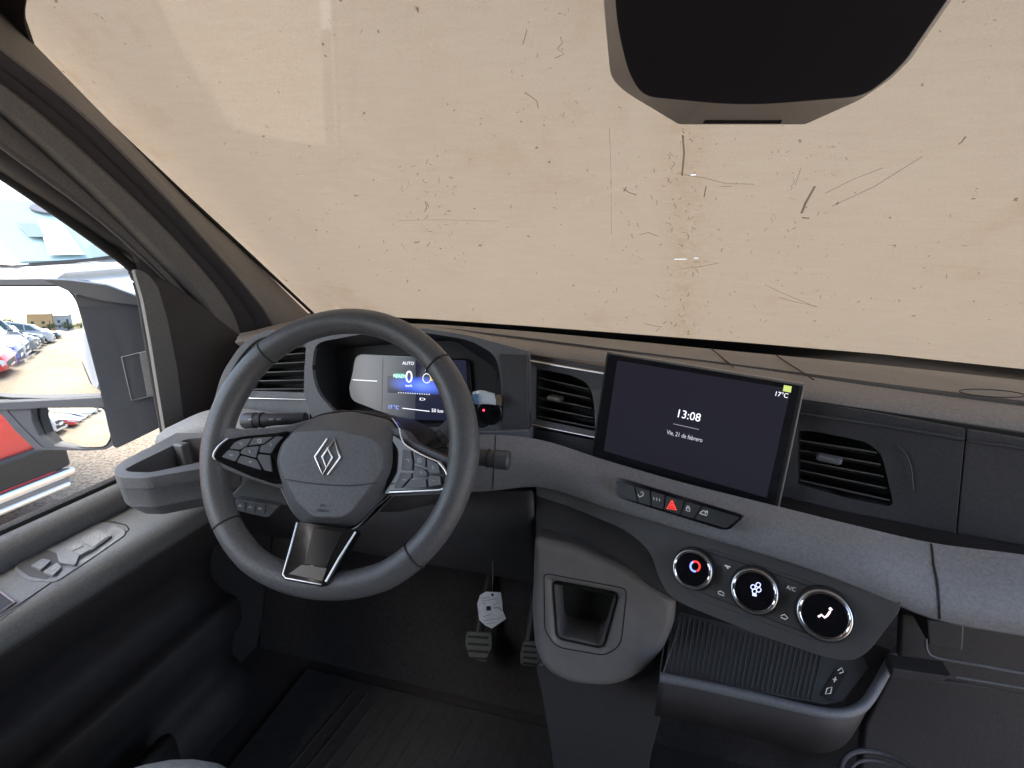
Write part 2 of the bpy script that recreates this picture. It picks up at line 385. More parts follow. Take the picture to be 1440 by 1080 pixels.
e = [ws_at_z(SHEET, -1.12, .80), ws_at_z(SHEET, 1.15, .76), ws_at_z(SHEET, 1.10, 1.50), ws_at_z(SHEET, -1.05, 1.50)]
bm.faces.new([bm.verts.new(p) for p in e]); link('board', bm, sm, sh)
def film(name, c, a):
    m_ = bpy.data.materials.new(name); t_, N_, L_, b_ = nodes(m_); b_.inputs['Base Color'].default_value = (*c, 1); b_.inputs['Alpha'].default_value = a; b_.inputs['Roughness'].default_value = .9; return m_
INK = film('brown scuff mark', (.26, .13, .05), .42); INK2 = film('pale scuff mark', (.26, .15, .07), .24); INK3 = film('faint scratch', (.24, .13, .06), .34)
def scr(px, wd, m_): strip('scuff_mark', px, SHEET, wd, m_, sh, off=.001, thick=.0002)
for px, wd in [([(960, 190), (962, 215), (959, 247)], 2.6), ([(1146, 262), (1133, 285), (1127, 300)], 3.2), ([(1128, 306), (1138, 307)], 2.4), ([(1358, 192), (1352, 200), (1348, 203)], 2.2), ([(993, 262), (990, 277)], 1.6),
               ([(741, 42), (735, 63)], 1.0), ([(788, 52), (791, 60), (784, 68), (793, 76), (780, 82)], 1.0), ([(738, 130), (755, 142), (757, 152)], 1.1), ([(899, 330), (912, 327), (925, 332)], .9), ([(600, 285), (603, 291)], 1.2), ([(598, 283), (600, 292), (597, 298)], 1),
               ([(876, 265), (885, 271), (895, 274)], 1.3), ([(877, 270), (881, 263)], 1.2), ([(582, 341), (590, 340)], 1.6), ([(1012, 262), (1030, 262)], .7), ([(905, 455), (930, 460), (922, 466)], 1.1)]:
    scr(px, wd, INK)
for px, wd in [([(1170, 290), (1230, 262), (1297, 220)], 1.4), ([(1160, 272), (1200, 252), (1242, 236)], 1.2), ([(1095, 418), (1120, 425), (1150, 431)], 1.0), ([(958, 245), (990, 250), (1020, 258), (1060, 259)], 1.2), ([(1126, 237), (1118, 262)], .8),
               ([(958, 378), (985, 375), (1010, 370)], 1), ([(1075, 400), (1100, 412), (1148, 432)], 1), ([(857, 180), (859, 240), (860, 330)], .6), ([(560, 310), (620, 309), (700, 311)], .6)]:
    scr(px, wd, INK2)
bm = bmesh.new()
def scratches(n, x0, x1, y0, y1, lmin, lmax, wmax):
    for i in range(n):
        x, y = random.uniform(x0, x1), random.uniform(y0, y1); a = random.uniform(0, 6.3); ln = random.uniform(lmin, lmax)
        k = random.uniform(-.9, .9); P = [(x, y)]
        for j in range(3): a += k; x += math.cos(a)*ln/3; y += math.sin(a)*ln/3; P.append((x, y))
        Q = [SHEET.at(px, py, .001) for px, py in P]; tube(bm, Q, random.uniform(.25, wmax)*.5*(Q[0]-CAM).dot(FW)/FPX, 4, False, .3, SHEET.n)
scratches(70, 935, 985, 180, 470, 2, 9, 1.1); scratches(50, 560, 640, 230, 370, 2, 9, .9); scratches(40, 1080, 1180, 200, 420, 2, 10, .8)
scratches(60, 850, 1060, 190, 470, 2, 8, .9); scratches(90, 300, 1440, 30, 480, 1, 6, .9); scratches(25, 720, 810, 10, 180, 2, 10, .8)
tag(link('scratch_marks', bm, INK3, sh, smooth=0), kind='stuff')

# ================================================================== sensor housing at the top of the windshield
HP = WS.off(.055)
hs = thing('sensor_housing', 'black tapered sensor cover hanging at the top middle of the windshield', 'sensor cover', HP.at(1040, 150))
hin = rnd([(866, -180), (862, -40), (868, 40), (884, 104), (904, 136), (1045, 150), (1215, 136), (1252, 108), (1275, 84), (1360, -40), (1420, -180)], [0, 0, 30, 20, 18, 60, 40, 16, 10, 0, 0], 5)
hout = rnd([(848, -180), (846, -40), (852, 40), (859, 110), (880, 130), (955, 175), (1132, 175), (1210, 140), (1254, 110), (1280, 84), (1366, -40), (1430, -180)], [0, 0, 30, 14, 14, 5, 5, 10, 10, 0, 0, 0], 4)
bm = bmesh.new(); A, B = walls(bm, hout, hin, HP.off(-.03), HP, cap=True)
C = [bm.verts.new(v.co-HP.n*.05) for v in A]
for j in range(len(A)): bm.faces.new((A[j], C[j], C[(j+1) % len(A)], A[(j+1) % len(A)]))
link('rim', bm, mat('sensor rim grey', (.30, .285, .27), .45, grain=.3), hs, smooth=25)
panel('cover', hin, HP, mat('sensor cover black', (.028, .026, .032), .22, grain=.1), hs, off=.004, thick=.0035, bev=.0012)
panel('vent_tab', [(996, 164), (1102, 164), (1098, 174), (988, 174)], HP.off(-.024), BLACK, hs, off=.001, thick=.002, bev=.0003)

# ================================================================== dashboard
dash = thing('dashboard', 'charcoal van dashboard with soft top, grey lower band and slatted air vents', 'dashboard', (-.1, .75, .55))
def zz(lst): return [PZz(x, y, z) for x, y, z in lst]
def yy(lst): return [PYy(x, y, v) for x, y, v in lst]
deck_b = zz([(338, 470, .846), (440, 450, .853), (597, 458, .848), (740, 467, .842), (1040, 496, .835), (1240, 515, .832), (1440, 537, .830), (1640, 560, .828)])
deck_f = zz([(336, 474, .846), (440, 462, .862), (597, 460, .86), (700, 470, .856), (850, 489, .850), (1040, 513, .842), (1240, 539, .840), (1440, 564, .838), (1640, 590, .838)])
ris_b = zz([(335, 476, .844), (440, 464, .858), (597, 462, .856), (700, 475, .848), (850, 495, .842), (1040, 519, .836), (1240, 549, .832), (1440, 576, .830), (1640, 602, .83)])
pad_m = zz([(334, 478, .843), (440, 469, .86), (597, 463, .862), (700, 484, .854), (850, 503, .845), (1040, 535, .835), (1240, 563, .829), (1440, 590, .827), (1640, 616, .826)])
pad_f = zz([(333, 482, .838), (440, 474, .852), (597, 466, .856), (737, 496, .846), (850, 515, .836), (1040, 546, .826), (1240, 577, .820), (1440, 607, .817), (1640, 634, .815)])
pad_u = [p+Vector((0, .012, -.012)) for p in pad_f]; pad_uu = [p+Vector((0, .06, -.014)) for p in pad_f]
# deck runs on under the glass so that no gap shows from the side
deck_bb = [p+Vector((0, .09, -.03)) for p in deck_b]
loft('top_deck', [deck_bb, deck_b, [a.lerp(b_, .5)+Vector((0, 0, .003)) for a, b_ in zip(deck_b, deck_f)], deck_f, [p+Vector((0, .004, -.004)) for p in deck_f], [p+Vector((0, .02, -.012)) for p in ris_b]], SOFT, dash, n=90, smooth=30)
loft('front_pad', [[p+Vector((0, .02, 0)) for p in ris_b], ris_b, [p+Vector((0, -.002, .0025)) for p in ris_b], [a.lerp(b_, .5)+Vector((0, 0, .002)) for a, b_ in zip(ris_b, pad_m)], pad_m, [a.lerp(b_, .6)+Vector((0, -.004, 0)) for a, b_ in zip(pad_m, pad_f)], pad_f, pad_u, pad_uu], SOFT, dash, n=90, smooth=50)
# lid seams on the deck
for a, b_ in (((1000, 490), (1031, 516)), ((1092, 500), (1144, 534))):
    bm = bmesh.new(); P = [PZz(a[0]*(1-s)+b_[0]*s, a[1]*(1-s)+b_[1]*s, .846-.002*s) for s in (0, .3, .6, .9, 1)]
    tube(bm, P, .0011, 6); link('lid_seam', bm, BLACK, dash)
bm = bmesh.new(); P = [PZz(1395+46*math.cos(a)*1.0+0, 553+5*math.sin(a)+3*math.cos(a), .842) for a in [i*math.pi/16 for i in range(32)]]
tube(bm, P, .0007, 6, True); link('sensor_ring', bm, BLACK, dash)

# recessed dark body behind the fascia pieces
fr_t = zz([(345, 490, .832), (440, 478, .845), (597, 470, .85), (737, 502, .842), (850, 521, .832), (1040, 552, .822), (1240, 583, .815), (1440, 613, .812), (1640, 640, .81)])
body_t = [p+Vector((0, .11, 0)) for p in fr_t]
body_b = [Vector((p.x, p.y+.02, .52)) for p in body_t]
loft('inner_body', [body_t, body_b], BLACK, dash, n=60, thick=.006)

# ---- passenger fascia with the right air vent
PF = Plane(PYy(1187, 655, .70), -20, 7)
vent_r = rnd([(1122, 606), (1146, 607), (1220, 622), (1240, 640), (1256, 708), (1250, 712), (1190, 700), (1122, 680)], [4, 4, 14, 10, 4, 4, 3, 3], 4)
fo = [(1085, 558), (1200, 575), (1358, 604), (1352, 665), (1344, 750), (1200, 722), (1085, 695)]
ringpanel('fascia_panel', fo, [(x*1.0, y) for x, y in vent_r], PF, FASC, dash, thick=.03, bev=.002, inner_off=-.006, c=(1185, 655))
fo2 = [(1360, 604), (1440, 617), (1620, 648), (1620, 800), (1440, 768), (1346, 751), (1354, 665)]
panel('fascia_panel', fo2, PF, FASC, dash, thick=.03, bev=.002)
panel('fascia_step', [(1085, 694), (1200, 721), (1345, 749), (1440, 767), (1620, 800), (1620, 830), (1440, 792), (1310, 772), (1200, 742), (1085, 715)], PF.off(-.008), DARK, dash, thick=.02, bev=.002)
panel('top_groove', [(1085, 553), (1132, 562), (1440, 609), (1620, 640), (1620, 652), (1440, 622), (1132, 577), (1085, 569)], PF.off(-.01), BLACK, dash, thick=.01, bev=.001)
strip('trim_bead', [(1125, 582), (1250, 600), (1356, 618)], PF, 5, FASC, dash, off=.001, rad=True)
strip('trim_bead', [(1362, 620), (1440, 631), (1600, 656)], PF, 5, FASC, dash, off=.001, rad=True)
strip('scoop_edge', cat([(1262, 626), (1274, 640), (1281, 660), (1284, 690)]), PF, 2.2, FASC, dash, off=.0, rad=True)
def slats(vent, n, tl, tr, bl, br, pl, m, depth=.03, tilt=25, tw=.0022):
    for i in range(n):
        s = (i+.5)/n
        a = Vector(tl).lerp(Vector(bl), s); b2 = Vector(tr).lerp(Vector(br), s)
        P, Q = pl.at(*a), pl.at(*b2); X = (Q-P).normalized(); up = pl.n.cross(X)
        d = (pl.n*math.cos(R(tilt))+up*math.sin(R(tilt))).normalized(); th = d.cross(X).normalized()
        bm = bmesh.new(); c = (P+Q)/2-d*depth/2
        M = Matrix((X, d, th)).transposed()
        box(bm, c, ((Q-P).length, depth, tw), M); link('slat', bm, m, vent, bev=.0007)
def duct(name, poly, pl, parent, depth=.05, offs=-.006):
    bm = bmesh.new(); cx = sum(p[0] for p in poly)/len(poly); cy = sum(p[1] for p in poly)/len(poly)
    A = [bm.verts.new(pl.at(x, y, offs)) for x, y in poly]; B = [bm.verts.new(v.co-pl.n*depth) for v in A]; k = len(A)
    for j in range(k): bm.faces.new((A[j], A[(j+1) % k], B[(j+1) % k], B[j]))
    bm.faces.new(B); return link(name, bm, BLACK, parent)
SLAT = mat('vent slat plastic', (.10, .098, .095), .4, grain=.2)
v = duct('air_vent', vent_r, PF, dash); slats(v, 5, (1124, 612), (1232, 628), (1124, 682), (1254, 712), PF.off(-.008), SLAT, tilt=20)
bm = bmesh.new(); box(bm, PF.at(1166, 645, .002), (.03, .016, .009), Matrix.Rotation(R(-20), 3, 'Z')); link('knob', bm, LGREY, v, bev=.004, seg=3)
# ---- middle vent left of the screen
PM = Plane(PYy(790, 560, .765), -22, 8)
vm = rnd([(755, 519), (800, 527), (826, 538), (834, 560), (837, 606), (754, 589)], [3, 8, 12, 10, 3, 3], 4)
mo = [(744, 505), (905, 533), (895, 625), (744, 600)]
ringpanel('vent_surround', mo, vm, PM, LGREY, dash, thick=.03, bev=.0015, inner_off=-.007)
v = duct('air_vent', vm, PM, dash); slats(v, 5, (756, 524), (826, 540), (756, 592), (838, 608), PM.off(-.009), SLAT, tilt=20)
bm = bmesh.new(); box(bm, PM.at(781, 560, .001), (.026, .016, .008), Matrix.Rotation(R(-22), 3, 'Z')); link('knob', bm, mat('olive vent knob', (.12, .11, .09), .4), v, bev=.0035, seg=3)
strip('chrome_line', [(746, 508), (905, 535)], PM, 3.4, CHROME, dash, off=.001, rad=True)
strip('chrome_line', [(746, 597), (900, 628)], PM, 2.8, CHROME, dash, off=.001, rad=True)
panel('vent_base', [(744, 601), (900, 632), (900, 655), (830, 640), (745, 620)], PM.off(-.004), FASC, dash, thick=.03, bev=.001)
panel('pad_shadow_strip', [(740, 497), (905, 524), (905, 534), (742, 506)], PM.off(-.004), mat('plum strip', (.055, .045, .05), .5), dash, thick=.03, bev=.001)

# ---- instrument binnacle
CF = Plane(PYy(570, 540, .75), 0, 6); CB = Plane(PYy(570, 545, .815), 0, 12)
op = rnd([(443, 482), (520, 468), (600, 468), (660, 478), (697, 499), (704, 530), (706, 560), (697, 588), (684, 602), (600, 604), (520, 602), (474, 584), (446, 552), (438, 520)], 14, 4)
ou = [(431, 478), (520, 462), (600, 462), (660, 472), (744, 494), (746, 560), (742, 612), (660, 622), (560, 622), (480, 606), (440, 592), (427, 552), (428, 520)]
ringpanel('cluster_frame', ou, op, CF, LGREY, dash, thick=.008, bev=.003, c=(570, 540), seg=3)
bm = bmesh.new(); ib = rnd([(470, 490), (640, 478), (700, 520), (690, 590), (500, 600), (478, 570)], 12, 4); walls(bm, op, ib, CF, CB, cap=True, offb=-.003)
link('cluster_well', bm, BLACK, dash, smooth=50)
panel('cheek_panel', [(702, 498), (742, 500), (744, 604), (705, 606), (707, 565)], CF.off(.004), FASC, dash, thick=.02, bev=.002)
panel('cluster_shelf', [(476, 588), (560, 606), (690, 606), (745, 604), (745, 622), (676, 626), (560, 622), (470, 606)], CF.off(.012), LGREY, dash, thick=.03, bev=.003)
# ---- left vent by the pillar
LV = Plane(PYy(400, 520, .755), 12, 8)
vl = rnd([(362, 505), (385, 492), (430, 488), (428, 552), (349, 549)], [12, 8, 3, 3, 3], 4)
lo_ = rnd([(322, 590), (332, 528), (352, 492), (380, 478), (440, 472), (437, 562), (436, 592)], [2, 14, 20, 14, 0, 0, 0], 5)
ringpanel('vent_surround', lo_, vl, LV, LGREY, dash, thick=.03, bev=.0015, inner_off=-.006, c=(392, 525))
v = duct('air_vent', vl, LV, dash); slats(v, 5, (372, 495), (429, 490), (352, 553), (427, 553), LV.off(-.008), SLAT, tilt=20)
strip('chrome_line', cat([(333, 548), (340, 526), (356, 499), (382, 484), (436, 478)], 6), LV, 2, CHROME, dash, off=.001, rad=True)
strip('chrome_line', [(350, 560), (436, 562)], LV, 2, CHROME, dash, off=.001, rad=True)
lo2 = rnd([(293, 590), (312, 524), (340, 482), (372, 464), (440, 462), (440, 480), (378, 484), (349, 500), (328, 540), (318, 592)], [2, 16, 22, 14, 0, 0, 14, 20, 14, 2], 5)
panel('vent_outer_arch', lo2, LV.off(-.006), LGREY, dash, thick=.03, bev=.003, seg=3)
strip('arch_groove', cat([(307, 588), (323, 530), (347, 492), (376, 474), (438, 470)], 6), LV, 3, BLACK, dash, off=-.004, rad=True)

# ---- grey lower band
bt = yy([(232, 604, .66), (292, 578, .69), (345, 576, .71), (437, 592, .725), (560, 618, .73), (676, 612, .72), (760, 620, .715), (850, 648, .69), (960, 680, .655), (1095, 714, .625), (1200, 740, .605), (1310, 765, .60), (1440, 782, .59), (1640, 812, .58)])
bb = yy([(232, 640, .64), (292, 640, .665), (345, 640, .68), (437, 655, .70), (560, 690, .70), (676, 690, .685), (760, 684, .675), (850, 712, .645), (960, 745, .61), (1095, 785, .58), (1200, 822, .56), (1310, 868, .545), (1440, 893, .54), (1640, 925, .535)])
bmid = [a.lerp(b_, .45)+Vector((0, -.018, .004)) for a, b_ in zip(bt, bb)]
b0 = [p+Vector((0, .03, -.03)) for p in bt]; b1 = [p+Vector((0, -.004, -.002)) for p in bt]; b9 = [p+Vector((0, .05, -.004)) for p in bb]
b8 = [p+Vector((0, -.002, .003)) for p in bb]
band_rails = [b0, bt, b1, [a.lerp(b_, .5)+Vector((0, -.004, .002)) for a, b_ in zip(b1, bmid)], bmid, [a.lerp(b_, .5)+Vector((0, -.003, 0)) for a, b_ in zip(bmid, b8)], b8, bb, b9]
loft('grey_band', band_rails, BAND, dash, n=110, smooth=55, thick=.003)
def to_px(p):
    q = p-CAM; d = q.dot(FW); return 720+FPX*q.dot(RT)/d, 540-FPX*q.dot(UP)/d
def seam(xs, r):
    P = []
    for rail, x in zip(band_rails, xs):
        pts = resample(cat(rail), 110); P.append(min(((abs(to_px(a.lerp(b_, q/20))[0]-x), i*100+q, a.lerp(b_, q/20)) for i, (a, b_) in enumerate(zip(pts, pts[1:])) for q in range(20)), key=lambda t_: t_[:2])[2])
    P = P[1:-1]; bm = bmesh.new(); tube(bm, [p+(CAM-p).normalized()*.0022 for p in P], r, 6); link('band_seam', bm, BLACK, dash)
seam((1308, 1309, 1310, 1313, 1318, 1321, 1321, 1320, 1320), .0012); seam((697, 697, 697, 696, 695, 694, 693, 692, 692), .0008)
# knee panels and lower dash
kp_t = yy([(232, 660, .67), (345, 655, .70), (437, 660, .72), (560, 690, .72), (676, 690, .71), (750, 690, .70)])
kp_b = [Vector((p.x, .80, .40)) for p in kp_t]
loft('knee_panel', [kp_t, [a.lerp(b_, .5)+Vector((0, -.02, 0)) for a, b_ in zip(kp_t, kp_b)], kp_b, [p+Vector((0, .15, .02)) for p in kp_b]], DARK, dash, n=50, smooth=50)
KP = Plane(PYy(360, 690, .655), 4, -4)
panel('knee_ledge', [(320, 700), (350, 672), (400, 690), (404, 712)], KP.off(-.012), LGREY, dash, thick=.02, bev=.003)

# ---- storage tray on the left end
TRZ = .70
tr_o = [(158, 661), (172, 648), (235, 616), (262, 600), (330, 600), (340, 640), (294, 657), (205, 672), (166, 671)]
tr_i = [(176, 660), (190, 652), (240, 628), (262, 617), (325, 612), (325, 634), (290, 648), (212, 664), (182, 663)]
TR = Plane(PZz(220, 650, TRZ), n=(0, 0, 1))
tr = thing('storage_tray', 'grey moulded storage tray on the left end of the dashboard under the side window', 'tray', PZz(220, 650, TRZ-.06))
o, i = pair(rnd(tr_o, 8), rnd(tr_i, 8), (245, 642)); bm = bmesh.new(); k = len(o)
lay = [[bm.verts.new(TR.at(p.x, p.y)) for p in o], [bm.verts.new(TR.at(p.x, p.y)) for p in i]]
ctr = TR.at(245, 642)
dn = [bm.verts.new(v_.co+Vector((0, 0, -.045))) for v_ in lay[1]]
out1 = [bm.verts.new(v_.co+Vector((0, 0, -.018))) for v_ in lay[0]]
out2 = [bm.verts.new(ctr+(v_.co-ctr)*.985+Vector((0, 0, -.020))) for v_ in lay[0]]
out3 = [bm.verts.new(ctr+(v_.co-ctr)*.95+Vector((0, 0, -.05))) for v_ in lay[0]]
out4 = [bm.verts.new(ctr+(v_.co-ctr)*.72+Vector((0, 0, -.072))) for v_ in lay[0]]
seq = [dn, lay[1], lay[0], out1, out2, out3, out4]
for a, b_ in zip(seq, seq[1:]):
    for j in range(k): bm.faces.new((a[j], a[(j+1) % k], b_[(j+1) % k], b_[j]))
bm.faces.new(dn); bm.faces.new(out4)
link('tray_body', bm, LGREY, tr, bev=.0025, seg=3)
bm = bmesh.new(); c = TR.at(257, 640, -.02); box(bm, c, (.022, .016, .045)); link('divider_peg', bm, LGREY, tr, bev=.004, seg=3)
bm = bmesh.new(); c = TR.at(186, 657, -.012); box(bm, c, (.016, .012, .02)); link('divider_peg', bm, LGREY, tr, bev=.003, seg=3)

# ================================================================== instrument display
ds = thing('instrument_display', 'wide lit instrument display behind the steering wheel showing zero speed', 'display', CB.at(570, 590))
DG = mat('display glass', (.012, .012, .014), .08, coat=.5)
dpoly = rnd([(500, 497), (560, 500), (660, 505), (668, 600), (560, 592), (492, 565), (489, 545)], [12, 0, 6, 6, 20, 16, 4], 5)
panel('screen_glass', dpoly, CB, DG, ds, off=.004, thick=.006, bev=.001)
DP = CB.off(.0046)
lit = mat('display blue glow', (.01, .01, .02), .2, emit=(.05, .10, .75), estr=0.25)
dk = mat('display dark field', (.012, .013, .022), .12, emit=(.02, .022, .05), estr=0.1389)
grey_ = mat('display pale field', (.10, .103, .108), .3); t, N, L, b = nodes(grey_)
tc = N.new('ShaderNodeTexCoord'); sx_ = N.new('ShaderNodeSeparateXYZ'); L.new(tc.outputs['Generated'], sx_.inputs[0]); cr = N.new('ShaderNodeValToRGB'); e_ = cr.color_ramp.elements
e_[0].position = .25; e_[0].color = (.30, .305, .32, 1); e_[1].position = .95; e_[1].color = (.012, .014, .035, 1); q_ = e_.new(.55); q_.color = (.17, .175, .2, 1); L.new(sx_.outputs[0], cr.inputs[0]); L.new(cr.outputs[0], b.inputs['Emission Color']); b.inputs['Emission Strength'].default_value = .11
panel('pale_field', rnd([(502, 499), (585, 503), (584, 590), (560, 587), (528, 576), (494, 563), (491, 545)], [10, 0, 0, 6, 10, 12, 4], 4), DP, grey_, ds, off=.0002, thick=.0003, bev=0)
panel('menu_field', [(584.5, 504), (655, 507), (660, 592), (584.5, 590)], DP, dk, ds, off=.0003, thick=.0003, bev=0)
# glow bar: a few tapering blue layers
gm2 = bpy.data.materials.new('display horizon glow'); t, N, L, b = nodes(gm2); b.inputs['Base Color'].default_value = (.01, .01, .02, 1); b.inputs['Roughness'].default_value = .15
tc = N.new('ShaderNodeTexCoord'); gr = N.new('ShaderNodeTexGradient'); gr.gradient_type = 'SPHERICAL'; mp = N.new('ShaderNodeMapping')
mp.inputs['Location'].default_value = (-1, -1, -1); mp.inputs['Scale'].default_value = (2, 2, 2); L.new(tc.outputs['Generated'], mp.inputs[0])
sep = N.new('ShaderNodeSeparateXYZ'); L.new(mp.outputs[0], sep.inputs[0]); com = N.new('ShaderNodeCombineXYZ'); L.new(sep.outputs[0], com.inputs[0]); L.new(sep.outputs[2], com.inputs[1])
L.new(com.outputs[0], gr.inputs[0]); cr = N.new('ShaderNodeValToRGB'); cr.color_ramp.elements[0].color = (.005, .008, .03, 1); cr.color_ramp.elements[1].color = (.10, .2, 1, 1)
L.new(gr.outputs[1], cr.inputs[0]); L.new(cr.outputs[0], b.inputs['Emission Color']); b.inputs['Emission Strength'].default_value = .32
panel('horizon_glow', [(545, 529), (640, 531), (640, 556), (545, 552)], DP, gm2, ds, off=.0006, thick=.0002, bev=0)
text('speed_digit', '0', (575, 538), (600, 539.5), DP, 17, EMW, ds, off=.0009)
panel('ready_badge', [(555, 525), (569, 525.5), (569, 532), (555, 531.5)], DP, EMG, ds, off=.0008, thick=.0002, bev=0)
text('ready_word', 'READY', (562, 531), (580, 532), DP, 4.6, EMW, ds, off=.0010)
text('unit_word', 'km/h', (575, 544), (600, 545), DP, 3.6, EMW, ds, off=.0010)
text('menu_word', 'AUTO', (574, 513), (600, 514), DP, 4.5, EMW, ds, off=.0008)
text('temperature_word', '17 °C', (553, 575), (580, 577.5), DP, 5, EMB, ds, off=.0008)
text('range_word', '50 km', (615, 580), (640, 582), DP, 5, EMW, ds, off=.0008)
text('mode_word', 'D', (594, 563), (612, 564), DP, 3.6, EMW, ds, off=.0008, sx=2.6)
strip('bar_line', [(566, 574), (604, 578.5)], DP, 1, EMW, ds, off=.0006, thick=.0002)
strip('menu_edge', [(538.5, 503), (537, 578)], DP, .9, GREYP, ds, off=.0006, thick=.0002)
strip('pale_line', [(496, 534), (530, 536)], DP, 1.1, EMW, ds, off=.0006, thick=.0002)
for i in range(14): strip('scale_tick', [(560+i*3.3, 552+.2*i), (561.2+i*3.3, 552.1+.2*i)], DP, 1.2, EMW, ds, off=.0008, thick=.0002)
strip('gauge_ring', [[(600+5.5*math.cos(a), 532+6.5*math.sin(a)) for a in [j*math.pi/10 for j in range(21)]]], DP, .9, EMW, ds, off=.0008, thick=.0002)
panel('warning_dot', [(607.5+2.6*math.cos(j*math.pi/5), 533+3*math.sin(j*math.pi/5)) for j in range(10)], DP, EMY, ds, off=.001, thick=.0002, bev=0)
panel('belt_icon', [(601, 513), (604, 516), (605, 522), (598, 521), (600, 516)], DP, EMW, ds, off=.0008, thick=.0002, bev=0)

# small wrapped object and start button right of the display
sb = thing('start_button', 'black round start button with a tiny red lamp beside the instrument display', 'button', CF.at(686, 580))
bm = bmesh.new(); disc(bm, CF.at(688, 580, .006), CF.n, .022, .02); link('button_body', bm, GLOSS, sb, bev=.003, seg=3)
bm = bmesh.new(); disc(bm, CF.at(680, 577, .0075), CF.n, .0018, .001, 12); link('red_lamp', bm, mat('red lamp', (.6, .0, .02), .4, emit=(1, .03, .06), estr=1.111), sb)
wr = thing('plastic_wrapper', 'crumpled clear blue and white plastic wrapper beside the start button', 'wrapper', CF.at(684, 560))
def crumple(poly, pl, off, amp, m, name, parent, seed):
    random.seed(seed); bm = bmesh.new(); prism(bm, [pl.at(x, y, off) for x, y in poly], pl.n, .006)
    bmesh.ops.triangulate(bm, faces=bm.faces); bmesh.ops.subdivide_edges(bm, edges=bm.edges, cuts=2, use_grid_fill=True)
    for v_ in bm.verts: v_.co += Vector([random.uniform(-amp, amp) for _ in range(3)])
    return link(name, bm, m, parent, smooth=15)
crumple([(664, 552), (672, 550), (694, 555), (697, 569), (668, 568)], CF, .022, .0016, mat('white wrapper', (.6, .65, .7), .2, coat=.4), 'film', wr, 3)
crumple([(664, 556), (671, 554), (673, 567), (666, 567)], CF, .026, .001, mat('blue print film', (.12, .22, .36), .3), 'blue_print', wr, 4)
crumple([(694, 556), (704, 556), (704, 571), (697, 568)], CF, .02, .001, mat('brown wrapper corner', (.14, .10, .07), .4), 'brown_corner', wr, 5)
random.seed(11)

# ================================================================== steering wheel
WC = Vector((-.381, .524, .769)); WP = Plane(WC, 4.9, 27.3)
WX = Vector((math.cos(R(4.9)), math.sin(R(4.9)), 0)); WY = WP.n.cross(WX)
sw = thing('steering_wheel', 'dark leather steering wheel with diamond emblem and two button clusters', 'steering wheel', WC)
RC, TRD = .1745, .0178
def rim_pt(a):
    x, y = math.cos(a)*RC, math.sin(a)*RC
    if y < -.150: y = -.150+(y+.150)*.80      # slightly flattened bottom
    return x, y
bm = bmesh.new(); nseg = 128; rings = []
for i in range(nseg):
    a = 2*math.pi*i/nseg; x, y = rim_pt(a); rad = Vector((x, y)).normalized(); c = WC+WX*x+WY*y
    grip = 1+.10*math.exp(-((math.degrees(a)-22)/14)**2)+.10*math.exp(-((math.degrees(a)-158)/14)**2)
    grip += .12*math.exp(-((math.degrees(a)+0)/10)**2)+.12*math.exp(-((math.degrees(a)-360)/10)**2)+.12*math.exp(-((math.degrees(a)-180)/10)**2)
    e = WX*rad.x+WY*rad.y
    rings.append([bm.verts.new(c+e*math.cos(q)*TRD*.98*grip+WP.n*math.sin(q)*TRD*.95) for q in [2*math.pi*j/20 for j in range(20)]])
for i in range(nseg):
    A, B = rings[i], rings[(i+1) % nseg]
    for j in range(20): bm.faces.new((A[j], A[(j+1) % 20], B[(j+1) % 20], B[j]))
link('rim', bm, LEATH, sw, smooth=80)
def wheel_angle(px, py):
    p = WP.at(px, py)-WC; return math.atan2(p.dot(WY), p.dot(WX))
for px, py in ((378, 500), (612, 515), (317, 738), (588, 787)):
    a = wheel_angle(px, py); x, y = rim_pt(a); e = (WX*x+WY*y).normalized(); c = WC+WX*x+WY*y
    bm = bmesh.new(); tube(bm, [c+e*math.cos(q)*TRD*1.005+WP.n*math.sin(q)*TRD*.975 for q in [2*math.pi*j/28 for j in range(28)]], .0011, 6, True)
    link('leather_seam', bm, BLACK, sw)
# hub
hubo = rnd([(418, 600), (451, 583), (494, 578), (549, 590), (562, 610), (564, 649), (551, 688), (502, 738), (476, 745), (433, 741), (411, 720), (393, 683), (384, 652), (391, 626)], 10, 4)
hubi = rnd([(416, 606), (470, 604), (521, 615), (538, 628), (537, 663), (494, 720), (480, 728), (440, 727), (418, 706), (398, 668), (392, 645), (400, 622)], 8, 4)
bm = bmesh.new(); A, B = walls(bm, hubo, hubi, WP.off(-.022), WP.off(.012), cap=True)
C = [bm.verts.new(v_.co-WP.n*.035) for v_ in A]; k = len(A)
for j in range(k): bm.faces.new((A[j], C[j], C[(j+1) % k], A[(j+1) % k]))
bm.faces.new(C)
link('airbag_cover', bm, HUBM, sw, bev=.006, seg=4, smooth=40)
HPp = WP.off(.0125)
strip('cover_crease', cat([(401, 674), (440, 680), (490, 683), (530, 679)], 5), HPp, 1.6, DARK, sw, off=.0, thick=.0004)
E1 = Z(3.27, 280, 560, [(590, 186), (532, 268), (569, 352), (613, 272), (590, 226)]); E2 = Z(3.27, 280, 560, [(592, 352), (648, 272), (622, 190), (566, 268), (586, 316)])
em = strip('emblem', [E1, E2], HPp, 3.0, mat('emblem metal', (.85, .82, .80), .22, .9), sw, off=.0008, thick=.0012)
text('airbag_word', 'AIRBAG', (454, 720), (470, 721.5), HPp, 4, DARK, sw, off=.0003)
text('airbag_word', 'SRS', (453, 713), (470, 714.5), HPp, 4, DARK, sw, off=.0003)
